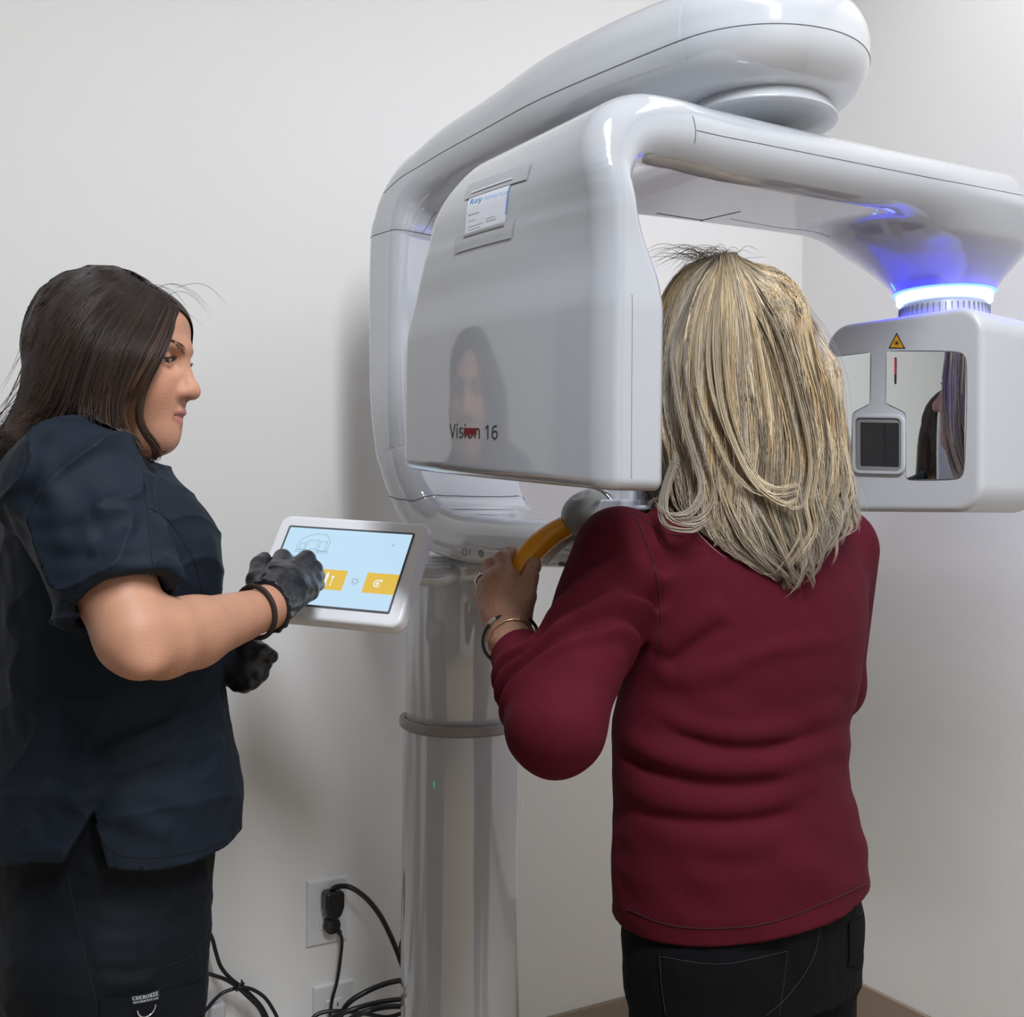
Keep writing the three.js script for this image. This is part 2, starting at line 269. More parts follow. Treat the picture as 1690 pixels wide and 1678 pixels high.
const gantry = (r0, y, t) => {
  // the head's outer face is bowed and slightly turned
  const u = t + 0.045, warp = (0.12 * u + 0.5 * u * u) * sstep(1.72, 1.54, y) * sstep(-0.285, -0.40, r0), r = r0 - warp;
  gantryPath.at(r, y, gp); gp.s += 0.40;
  if (y < 1.60) { const dn = Math.abs(r - neckL(y)); if (dn < gp.d) { gp.d = dn; gp.s = Math.max(0.01, y - 1.20); } }
  const s = gp.s, ht = beamHalfT(s), mt = beamMidT(s);
  // rounded end of the beam in plan
  const er = Math.max(0, r - 0.43), endIn = er > 0 ? ht - Math.sqrt(Math.max(0, ht * ht - er * er * 3.2)) : 0;
  let d = rounded(gp.d - beamHalfH(s), Math.abs(t - mt) - ht + endIn, lerp(0.030, 0.040, sstep(0.3, 0.6, s)));
  if (y < 1.45) d = rounded(d, headBottom(t) - y, 0.014);
  // trumpet that carries the sensor box
  if (r > 0.1) { const dr = r - 0.432, rad = trumpet(y), cone = rounded((Math.hypot(dr < 0 ? dr * lerp(1, 0.62, sstep(1.605, 1.675, y)) : dr, t - 0.02) - rad) * 0.8, Math.abs(y - 1.66) - 0.056, 0.004); d = smin(d, cone, 0.045); }
  return d;
};
const trumpet = lut(curve([[1.59, 0.0735], [1.605, 0.078], [1.62, 0.087], [1.635, 0.099], [1.65, 0.112], [1.67, 0.126], [1.72, 0.13]]), 1.55, 1.75);
{
  const nets = netsOf(gantry, [-0.47, 1.24, -0.28], [0.62, 1.80, 0.24], 0.0031, { slack: 1.8, project: 1 });
  const G = o => netGeo(nets, o).applyMatrix4(GM);
  var gantryMesh = part('rotating_arm', G(), M.shadedWhite, SC, 'glossy white rotating arm with the tube head on its left end');
}
// follow a field's surface: project a local point along the gradient
function snap(f, p, lift = 0) { let [x, y, z] = p; for (let i = 0; i < 12; i++) { const g = gradient(f, x, y, z, 0.001), gg = g[0] ** 2 + g[1] ** 2 + g[2] ** 2 || 1, d = clamp(f(x, y, z) - lift, -0.02, 0.02); x -= g[0] * d / gg; y -= g[1] * d / gg; z -= g[2] * d / gg; } return [x, y, z]; }
function seamOn(f, m, pts, r = 0.0007, n = 60, parent = SC, mat = M.seam) { return part('seam', tube(spline(pts, n).map(p => V(...snap(f, p, 0)).applyMatrix4(m)), r, { sides: 6, seg: n * 2 }), mat, parent); }
// march a pixel's ray to a field, in the field's own axes
function hit(f, m, px, py, near = 0.9) { const inv = m.clone().invert(), o = camera.position.clone().applyMatrix4(inv), e = at(px, py, 1).applyMatrix4(inv).sub(o); let k = near; for (let i = 0; i < 300; i++) { const p = [o.x + e.x * k, o.y + e.y * k, o.z + e.z * k], d = f(...p); if (Math.abs(d) < 1e-5 || k > 4) break; k += d * 0.5 / 1.05; } return [o.x + e.x * k, o.y + e.y * k, o.z + e.z * k]; }
const seamPx = (f, m, pts, near, r, n, parent) => seamOn(f, m, pts.map(([x, y]) => hit(f, m, x, y, near)), r, n, parent ?? SC);
// a printed patch that lies on a field's surface, its corners given as surface points (tl, tr, bl, br)
function patch(f, m, [tl, tr, bl, br], nu, nv, lift) {
  const P = [], N = [], T = [], I = [];
  for (let j = 0; j <= nv; j++) for (let i = 0; i <= nu; i++) { const u = i / nu, v = j / nv, p = [0, 1, 2].map(k => lerp(lerp(tl[k], tr[k], u), lerp(bl[k], br[k], u), v)), s = snap(f, p, lift), g = gradient(f, ...s, 0.001), l = Math.hypot(...g); P.push(...s); N.push(g[0] / l, g[1] / l, g[2] / l); T.push(u, 1 - v); }
  for (let j = 0; j < nv; j++) for (let i = 0; i < nu; i++) { const a = j * (nu + 1) + i, b = a + nu + 1; I.push(a, b, a + 1, b, b + 1, a + 1); }
  const g = new THREE.BufferGeometry(); g.setAttribute('position', new THREE.Float32BufferAttribute(P, 3)); g.setAttribute('normal', new THREE.Float32BufferAttribute(N, 3)); g.setAttribute('uv', new THREE.Float32BufferAttribute(T, 2)); g.setIndex(I); return g.applyMatrix4(m);
}
const patchPx = (f, m, px, nu, nv, lift, near) => patch(f, m, px.map(([x, y]) => hit(f, m, x, y, near)), nu, nv, lift);
seamPx(gantry, GM, [[1143, 192], [1148, 214], [1146, 236]], 0.9, 0.0007, 20, gantryMesh);
seamPx(gantry, GM, [[1150, 215], [1250, 236], [1350, 256], [1450, 276], [1550, 296], [1640, 313], [1688, 323]], 0.9, 0.0006, 60, gantryMesh);
seamPx(gantry, GM, [[1043, 486], [1043, 600], [1042, 790]], 0.9, 0.0004, 40, gantryMesh);
seamPx(gantry, GM, [[1084, 352], [1156, 363], [1160, 363], [1222, 349]], 0.9, 0.0007, 24, gantryMesh);
seamPx(gantry, GM, [[1205, 361], [1290, 376], [1370, 392]], 0.9, 0.0004, 24, gantryMesh);
// --- light ring, vents and sensor box under the trumpet
const RING = [0.432, 0.02];
const ringMat = new THREE.MeshStandardMaterial({ color: 0xffffff, emissive: rgb(1.9, 2.4, 3.2), emissiveIntensity: 1.0, roughness: 0.4 });
const lg = (pts, n = 72) => lathe(pts, n).translate(RING[0], 0, RING[1]).applyMatrix4(GM);
part('light_ring', lg([[0.05, 1.589], [0.0735, 1.589], [0.0745, 1.603], [0.0735, 1.6045], [0.05, 1.6045]].map(([a, b]) => [a, b])), ringMat, SC, 'glowing white ring lamp under the arm');
part('neck_collar', lg([[0.03, 1.552], [0.070, 1.552], [0.0715, 1.556], [0.066, 1.585], [0.062, 1.590], [0.03, 1.590]]), M.whiteSatin, SC);
{ for (let k = 0; k < 48; k++) { const a = k / 48 * Math.PI * 2, g = new THREE.BoxGeometry(0.0012, 0.016, 0.003).rotateZ(0).translate(0, 0, 0.0685).rotateX(0).translate(0, 1.573, 0).rotateY(a).translate(RING[0], 0, RING[1]).applyMatrix4(GM); part('vent_slot', g, M.grey, SC); } }
part('led_strip', lg([[0.074, 1.6030], [0.0782, 1.6034], [0.0795, 1.6046], [0.0790, 1.6058], [0.074, 1.6058]]), new THREE.MeshStandardMaterial({ color: rgb(0.1, 0.2, 0.9), emissive: rgb(0.0025, 0.005, 1.0), emissiveIntensity: 320, roughness: 0.5 }), SC, 'blue glowing strip that throws the blue of the ring lamp on the arm');  // blue strip placed to throw the ring lamp's blue onto the trumpet
for (let k = 0; k < 2; k++) { // the ring's own light, just outside the glowing face
  const a = -Math.PI / 2 + (k - 0.5) * 1.2, l = new THREE.PointLight(rgb(0.03, 0.14, 1.0), 0.0012, 0, 2); l.position.copy(V(RING[0] + Math.cos(a) * 0.105, 1.598, RING[1] + Math.sin(a) * 0.105).applyMatrix4(GM)); l.castShadow = true; l.shadow.radius = 0.15; scene.add(l); }
const SM = GM.clone().multiply(new THREE.Matrix4().makeTranslation(0.437, 0, -0.003)).multiply(new THREE.Matrix4().makeRotationY(0.085)).multiply(new THREE.Matrix4().makeTranslation(-0.437, 0, 0.003)), SX = V(0, 0, 0), SZ = V(0, 0, 0); SM.extractBasis(SX, V(0, 0, 0), SZ);
const sensor = (x, y, z) => rounded(rounded(Math.abs(y - 1.405) - 0.156, Math.abs(z + 0.003) - 0.139, 0.042), Math.abs(x - 0.437) - 0.1, x < 0.437 ? 0.010 : 0.03);
const sensorMesh = part('sensor_box', field(sensor, [0.3, 1.22, -0.18], [0.57, 1.60, 0.18], 0.004, {}).applyMatrix4(SM), M.whiteSatin, SC, 'white sensor box with mirrors and a dark screen');
{ // flat pieces on the sensor face (plane r = 0.337, seen along +r): local plane coordinates a = t, b = y
  const faceO = V(0.337, 0, 0).applyMatrix4(SM), FM = basis(faceO, SZ, V(0, 1, 0), SX.clone().negate());
  const fp = ([px, py]) => { const l = toLocal(FM, onPlane(px, py, faceO, SX)); return new THREE.Vector2(l.x, l.y); };
  const slab = (pts, z0, z1, bevel = 0) => { const g = new THREE.ExtrudeGeometry(new THREE.Shape(pts), { depth: z1 - z0 - bevel, bevelEnabled: bevel > 0, bevelSize: bevel, bevelThickness: bevel, bevelSegments: 2, curveSegments: 8 }); return g.translate(0, 0, z0).applyMatrix4(FM); };
  const loop = (px, n) => { const p = px.map(fp); return p; };
  const roundPoly = (P, r) => { const out = [], n = P.length; for (let i = 0; i < n; i++) { const a = P[(i + n - 1) % n], b = P[i], c = P[(i + 1) % n], u = a.clone().sub(b), v = c.clone().sub(b), ru = Math.min(r[i] ?? r, u.length() * .45), rv = Math.min(r[i] ?? r, v.length() * .45), p = b.clone().addScaledVector(u.normalize(), ru), q = b.clone().addScaledVector(v.normalize(), rv);
    for (let k = 0; k <= 6; k++) { const t = k / 6; out.push(new THREE.Vector2((1 - t) ** 2 * p.x + 2 * t * (1 - t) * b.x + t * t * q.x, (1 - t) ** 2 * p.y + 2 * t * (1 - t) * b.y + t * t * q.y)); } } return out; };
  const rm = roundPoly([[1464, 580], [1595, 581], [1591, 790], [1496, 791], [1496, 681], [1463, 665]].map(fp), [.003, .016, .016, .008, .008, .002]);
  const lm = roundPoly([[1372, 590], [1437, 582], [1436, 666], [1407, 681], [1404, 792], [1372, 797]].map(fp), [.01, .002, .003, .008, .004, .012]);
  for (const [m, w] of [[rm, 0], [lm, 1]]) { part('mirror', slab(m, 0.0004, 0.0012), M.mirror, sensorMesh); part('seam', tube(m.filter((_, i) => i % 2 === 0).map(p => V(p.x, p.y, 0.0004).applyMatrix4(FM)), 0.0006, { sides: 6, closed: true, seg: 90 }), M.seam, sensorMesh); }
  const q = (x0, y0, x1, y1, r) => roundPoly([[x0, y0], [x1, y0 + 1], [x1, y1 + 2], [x0, y1]].map(fp), r);
  const ring = (o, i, z0, z1, bv) => { const s = new THREE.Shape(o); s.holes.push(new THREE.Path(i)); return new THREE.ExtrudeGeometry(s, { depth: z1 - z0 - bv, bevelEnabled: true, bevelSize: bv * .6, bevelThickness: bv, bevelSegments: 3 }).translate(0, 0, z0).applyMatrix4(FM); };
  const bz = part('screen_bezel', ring(q(1410, 685, 1494, 780, .014), q(1414, 689, 1490, 776, .011), -0.002, 0.005, 0.002), M.whiteSatin, sensorMesh);
  const fr = part('screen_frame', ring(q(1414, 688, 1491, 777, .011), q(1421, 697, 1485, 769, .003), -0.002, 0.0025, 0.0005), M.grey, sensorMesh, 'grey inner frame of the screen');
  part('screen', slab(q(1420, 695, 1486, 771, .002), -0.003, 0.0008), new THREE.MeshPhysicalMaterial({ color: rgb(0.008, 0.009, 0.012), roughness: 0.12, ior: 1.5 }), sensorMesh, 'dark glass screen');
  part('screen_divider', slab([[1459, 697], [1461, 697], [1461, 770], [1459, 770]].map(fp), 0.0008, 0.0011), M.black, sensorMesh);
  part('laser_slot', slab(roundPoly([[1477, 590], [1480.5, 590], [1480, 634], [1477, 634]].map(fp), .002), 0.0012, 0.0018), M.black, sensorMesh);
  part('laser_line', slab([[1477.6, 592], [1479.8, 592], [1479.6, 618], [1477.6, 618]].map(fp), 0.0018, 0.0021), new THREE.MeshStandardMaterial({ color: rgb(.5, 0.01, .03), emissive: rgb(0.7, 0.005, 0.04), emissiveIntensity: 1 }), sensorMesh, 'thin red glowing line');
  part('seam', tube(spline([[0.520, 1.565, 0.136], [0.526, 1.53, 0.1365], [0.526, 1.40, 0.1365], [0.524, 1.30, 0.1365], [0.512, 1.268, 0.135]], 40).map(p => V(...snap(sensor, p, 0)).applyMatrix4(SM)), 0.0005, { sides: 6, seg: 60 }), M.seam, sensorMesh);
}
// --- printed marks: warning triangles
const warnTex = canvasTex(256, 256, (g, w, h) => { g.clearRect(0, 0, w, h); g.lineJoin = 'round'; g.fillStyle = '#15110a'; g.beginPath(); g.moveTo(128, 6); g.lineTo(252, 246); g.lineTo(4, 246); g.closePath(); g.fill(); g.fillStyle = '#e0a418'; g.beginPath(); g.moveTo(128, 42); g.lineTo(226, 230); g.lineTo(30, 230); g.closePath(); g.fill();
  g.strokeStyle = '#15110a'; g.fillStyle = '#15110a'; g.beginPath(); g.arc(128, 165, 20, 0, 7); g.fill(); g.lineWidth = 5; for (let k = 0; k < 16; k++) { const a = k / 16 * Math.PI * 2, L = k % 2 ? 48 : 40; g.beginPath(); g.moveTo(128 + Math.cos(a) * 24, 165 + Math.sin(a) * 24); g.lineTo(128 + Math.cos(a) * L, 165 + Math.sin(a) * L); g.stroke(); } });
const warnMat = new THREE.MeshStandardMaterial({ map: warnTex, transparent: true, roughness: 0.4 });
part('warning_sticker', patchPx(sensor, SM, [[1466, 547.5], [1494, 548], [1466, 576], [1495, 576.5]], 4, 4, 0.0004, 0.9), warnMat, sensorMesh, 'yellow triangular warning sticker');
const print = (w, h, draw, extra = {}) => new THREE.MeshStandardMaterial({ map: canvasTex(w, h, (g, W, H) => { g.clearRect(0, 0, W, H); draw(g, W, H); }), transparent: true, roughness: 0.35, ...extra });
part('lettering', patchPx(gantry, GM, [[740, 689], [826, 692], [740, 727], [826, 730]], 24, 6, 0.0005, 0.9), print(688, 280, (g, w, h) => { g.fillStyle = '#35373b'; g.font = '232px sans-serif'; g.textBaseline = 'alphabetic'; g.save(); const m = g.measureText('Vision 16').width; g.scale((w - 44) / m, 1); g.fillText('Vision 16', 22 * m / (w - 44), 240); g.restore(); }), gantryMesh, 'dark grey lettering');
part('red_mark', patchPx(gantry, GM, [[766.5, 706], [787, 706.5], [766.5, 716.5], [787, 717]], 4, 2, 0.0009, 0.9), new THREE.MeshStandardMaterial({ color: rgb(0.17, 0.004, 0.008), roughness: 0.4 }), gantryMesh, 'small dark red rectangle');

// --- carriage: a C of spine, upper arm and lower arm, in (c, y, q)
const carPath = [[0.55, 1.195], [0.42, 1.195], [0.22, 1.197], [0.11, 1.207], [0.055, 1.235], [0.02, 1.285], [0.003, 1.335], [-0.004, 1.39], [-0.005, 1.69], [0.002, 1.74], [0.016, 1.775], [0.042, 1.802], [0.09, 1.824], [0.16, 1.843], [0.35, 1.869], [0.46, 1.8795], [0.55, 1.884], [0.66, 1.884], [0.70, 1.884]];
const carDist = polyDist(spline(carPath, 120)), cp = {};
const carHalfQ = lut(curve([[0, 0.085], [0.10, 0.112], [0.30, 0.125], [0.50, 0.135], [0.62, 0.15], [0.72, 0.16], [1.02, 0.16], [1.10, 0.155], [1.15, 0.15], [1.3, 0.152], [1.45, 0.165], [1.8, 0.165]]), 0, 2);
const carHalfH = lut(curve([[0, 0.034], [0.30, 0.038], [0.55, 0.043], [0.7, 0.045], [1.05, 0.048], [1.25, 0.060], [1.45, 0.072], [1.8, 0.072]]), 0, 2);
const carRound = lut(curve([[0, 0.03], [0.4, 0.034], [0.62, 0.035], [0.75, 0.03], [1.0, 0.03], [1.15, 0.048], [1.45, 0.064], [1.9, 0.064]]), 0, 2);
const carriage = (c, y, q) => {
  carDist.at(c, y, cp); const s = cp.s;
  let hq = carHalfQ(s);
  if (c > 0.625 && y > 1.6) { const e = c - 0.625; hq = Math.sqrt(Math.max(0.0001, 0.165 * 0.165 - e * e)); return rounded(Math.abs(y - 1.884) - 0.072, Math.hypot(e, q) - 0.165, 0.064); }
  return rounded(cp.d - carHalfH(s), Math.abs(q) - hq, carRound(s));
};
const carSeam = c => c < 0.06 ? lerp(1.79, 1.815, clamp(c / 0.06)) : curve([[0.06, 1.815], [0.19, 1.839], [0.376, 1.856], [0.6, 1.866], [0.8, 1.868]])(c);
{
  const nets = netsOf(carriage, [-0.1, 1.12, -0.2], [0.83, 1.99, 0.2], 0.0033, { slack: 1.5, project: 1 });
  const piece = keep => netGeo(nets, { keep }).applyMatrix4(CM);
  const isUp = (c, y) => y > 1.72;
  var upperMesh = part('upper_arm', piece((c, y) => isUp(c, y)), M.white, SC, 'white overhead arm with a wide round end');
  var spineMesh = part('spine', piece((c, y) => !isUp(c, y) && y > 1.262), M.white, SC);
  var lowerMesh = part('lower_arm', piece((c, y) => !isUp(c, y) && y <= 1.262), M.white, SC, 'white lower arm with printed switch symbols');
  seamOn(carriage, CM, [[-0.055, 1.72, 0.10], [-0.04, 1.721, 0.155], [0.0, 1.722, 0.165], [0.035, 1.723, 0.155], [0.045, 1.724, 0.08], [0.045, 1.724, -0.1]], 0.0007, 40, spineMesh);
  seamOn(carriage, CM, [[-0.04, 1.263, 0.10], [-0.03, 1.262, 0.14], [0.02, 1.262, 0.165], [0.06, 1.262, 0.13], [0.07, 1.262, 0.0], [0.06, 1.262, -0.13]], 0.0009, 50, spineMesh);
  seamOn(carriage, CM, [[0.0, 1.79, 0.15], [0.06, 1.815, 0.16], [0.19, 1.838, 0.16], [0.376, 1.856, 0.16], [0.6, 1.866, 0.17], [0.70, 1.868, 0.16], [0.77, 1.869, 0.10], [0.80, 1.87, 0], [0.76, 1.87, -0.12]], 0.0007, 90, upperMesh);
  seamOn(carriage, CM, [[0.04, 1.724, 0.11], [0.045, 1.742, 0.10], [0.065, 1.765, 0.095]], 0.0006, 14, upperMesh);
  const disc = (pts, n = 72) => lathe(pts, n).translate(0.642, 0, 0).applyMatrix4(CM);
  part('arm_boss', disc([[0.0, 1.783], [0.05, 1.784], [0.098, 1.791], [0.1075, 1.7935], [0.109, 1.7955], [0.108, 1.798], [0.09, 1.83], [0, 1.83]]), M.white, upperMesh);
  part('bearing', disc([[0.0, 1.752], [0.036, 1.752], [0.037, 1.79], [0, 1.79]]), M.black, upperMesh, 'black bearing between the arm and the rotating arm');
  seamPx(carriage, CM, [[710, 910], [714, 919], [723, 928], [741, 936], [760, 940], [793, 944], [840, 946]], 1.0, 0.0008, 40, lowerMesh); seamPx(carriage, CM, [[712, 911], [765, 921], [812, 930], [860, 936]], 1.0, 0.0003, 30, lowerMesh);
  part('symbol_print', patchPx(carriage, CM, [[762, 898], [808, 902], [762, 920], [808, 924]], 12, 5, 0.0005, 1.0), print(368, 176, (g) => { g.strokeStyle = '#4a4c50'; g.lineWidth = 7; g.beginPath(); g.ellipse(52, 88, 30, 44, 0, 0, 7); g.stroke(); g.beginPath(); g.moveTo(122, 46); g.lineTo(122, 132); g.stroke(); g.beginPath(); g.ellipse(272, 92, 30, 44, 0, 0, 7); g.stroke(); g.lineWidth = 5; for (const y of [72, 92, 112]) { g.beginPath(); g.moveTo(248, y); g.lineTo(296, y); g.stroke(); } g.beginPath(); g.moveTo(272, 52); g.lineTo(272, 130); g.stroke(); }), lowerMesh, 'grey printed switch symbols');
  part('warning_sticker', patchPx(carriage, CM, [[671, 694], [702, 694], [671, 721], [702, 721]], 4, 4, 0.0006, 1.0), warnMat, spineMesh, 'yellow triangular warning sticker');
  const screwAt = V(...hit(carriage, CM, 930, 932, 1.0)).applyMatrix4(CM);
  part('screw_hole', new THREE.CylinderGeometry(0.008, 0.008, 0.003, 20).translate(screwAt.x, screwAt.y, screwAt.z), M.seam, lowerMesh);
}
// --- column
{
  const X = -0.088, Z = -1.985, col = (pts, n = 80) => lathe(pts, n).translate(X, 0, Z);
  part('upper_column', col([[0.0, 1.165], [0.1035, 1.165], [0.1035, 0.87], [0, 0.87]]), M.white, SC);
  part('lower_column', col([[0.0, 0.858], [0.107, 0.858], [0.108, 0.852], [0.108, 0.03], [0, 0.03]]), M.white, SC);
  part('column_band', col([[0.098, 0.857], [0.112, 0.857], [0.1135, 0.859], [0.1135, 0.871], [0.112, 0.873], [0.104, 0.873]]), new THREE.MeshStandardMaterial({ color: rgb(0.30, 0.28, 0.265), roughness: 0.35 }), SC, 'taupe band around the column');
  part('collar', col([[0, 1.122], [0.10, 1.122], [0.118, 1.126], [0.122, 1.134], [0.122, 1.150], [0.118, 1.160], [0.10, 1.162], [0, 1.162]]), M.white, SC);
  part('base_plate', new RoundedBoxGeometry(0.42, 0.03, 0.36, 3, 0.01).translate(X, 0.015, Z + 0.02), M.whiteSatin, SC);
  const led = onPlane(709, 1298, V(X, 0, Z + 0.1), V(0.3, 0, 1).normalize());
  const a = Math.atan2(led.x - X, led.z - Z); part('status_light', new THREE.SphereGeometry(1, 12, 8).scale(0.0012, 0.006, 0.0012).translate(X + Math.sin(a) * 0.108, led.y, Z + Math.cos(a) * 0.108), new THREE.MeshStandardMaterial({ color: rgb(0, .3, .12), emissive: rgb(0.02, 0.8, 0.3), emissiveIntensity: 1 }), SC, 'tiny green status light');
}
// --- handle, knob, chin rest
{
  const orange = new THREE.MeshPhysicalMaterial({ color: rgb(0.80, 0.33, 0.006), roughness: 0.3 });
  const H = [[968, 856, 1.545], [940, 866, 1.525], [908, 884, 1.51], [880, 908, 1.498], [860, 934, 1.49], [851, 962, 1.488], [853, 985, 1.49]].map(p => atA(...p));
  const hs = spline(H, 40), handle = (x, y, z) => { let d = 9; for (let i = 0; i < 40; i++) { const a = hs[i], b = hs[i + 1], bx = b[0] - a[0], by = b[1] - a[1], bz = b[2] - a[2], px = x - a[0], py = y - a[1], pz = z - a[2]; let t = (px * bx + py * by + pz * bz) / (bx * bx + by * by + bz * bz); t = clamp(t); d = Math.min(d, Math.hypot(px - bx * t, py - by * t, pz - bz * t) - (0.0175 - 0.0035 * Math.abs((i + t) / 40 - 0.5) * 2)); } return d; };
  const bb = new THREE.Box3().setFromPoints(H.map(p => V(...p))).expandByScalar(0.04);
  part('handle', field(handle, bb.min.toArray(), bb.max.toArray(), 0.004), orange, SC, 'orange curved patient handle');
  part('handle_foot', tube([[946, 880, 1.55], [925, 895, 1.53], [908, 912, 1.53], [900, 925, 1.545]].map(p => atA(...p)), t => 0.012 - 0.004 * t, { sides: 14 }), M.whiteSatin, SC);
  const kc = at(967, 849, 1.53), kx = at(905, 870, 1.45).sub(kc).normalize(), km = frameTo(kc, kx);
  const knob = (x, y, z) => { let d = Math.hypot(x, y) - curveKnob(z); d = Math.max(d * 0.75, -z - 0.018, z - 0.05); for (let k = 0; k < 5; k++) { const a = k / 5 * Math.PI * 2 + 0.35, dd = Math.hypot(x - Math.cos(a) * 0.033, y - Math.sin(a) * 0.033, (z - 0.009) / 1.8) - 0.0105; d = smax(d, -dd, 0.004); } return d; };
  const curveKnob = z => 0.0335 * Math.sqrt(Math.max(0, 1 - Math.pow(clamp((z + 0.018) / 0.062), 2.4)));
  part('knob', field(knob, [-0.045, -0.045, -0.03], [0.045, 0.045, 0.06], 0.0022, { slack: 2.2 }).applyMatrix4(km), M.grey, SC, 'grey knob with finger dimples');
  const kl = (pts, m, n, l) => part(n, lathe(pts, 40).rotateX(Math.PI / 2).applyMatrix4(km), m, SC, l);
  kl([[0, -0.024], [0.031, -0.024], [0.0325, -0.021], [0.031, -0.017], [0, -0.017]], M.black, 'knob_gasket', 'black ring behind the knob');
  kl([[0, -0.037], [0.032, -0.037], [0.034, -0.034], [0.034, -0.026], [0.032, -0.023], [0, -0.023]], M.chrome, 'knob_ring', 'chrome ring behind the knob');
  kl([[0, -0.10], [0.024, -0.10], [0.029, -0.06], [0.030, -0.036], [0, -0.036]], M.whiteSatin, 'knob_shaft');
  const clear = new THREE.MeshPhysicalMaterial({ color: rgb(0.95, 0.95, 0.97), transmission: 1, thickness: 0, roughness: 0.03, ior: 1.46 });
  const blk = (px, py, d, w, h, l, r, m, n, yaw = -0.78, lab) => { const p = at(px, py, d); return part(n, new RoundedBoxGeometry(w, h, l, 3, r).rotateY(yaw).translate(p.x, p.y, p.z), m, SC, lab); };
  blk(1035, 826, 1.56, 0.06, 0.045, 0.05, 0.008, M.whiteSatin, 'chin_rest_block');
  blk(1020, 842, 1.52, 0.05, 0.03, 0.045, 0.004, M.whiteSatin, 'chin_rest_block');
  blk(1060, 838, 1.53, 0.05, 0.007, 0.05, 0.003, M.whiteSatin, 'chin_rest_plate');
  blk(1090, 838, 1.60, 0.12, 0.09, 0.06, 0.008, M.whiteSatin, 'chin_rest_post');
  blk(1050, 829, 1.50, 0.075, 0.006, 0.05, 0.002, clear, 'clear_chin_plate', -0.6, 'clear plastic chin plate');
  blk(1052, 818, 1.50, 0.004, 0.045, 0.03, 0.0018, clear, 'clear_bite_guide', -0.4, 'clear plastic guide');
  blk(1026, 820, 1.49, 0.004, 0.035, 0.03, 0.0018, clear, 'clear_bite_guide', -0.2, 'clear plastic guide');
  blk(1092, 805, 1.50, 0.07, 0.03, 0.004, 0.0018, clear, 'clear_bite_guide', 0.2, 'clear plastic guide');
  const arm0 = at(1080, 860, 1.56), arm1 = V(0.50, 1.2, 0).applyMatrix4(CM);
  part('chin_rest_arm', tube([arm0.toArray(), [lerp(arm0.x, arm1.x, .6), 1.205, lerp(arm0.z, arm1.z, .6)], arm1.toArray()], 0.022, { sides: 16 }), M.whiteSatin, SC);
}
if (TIMING) console.log('T 03_machine', Date.now() % 1e6);
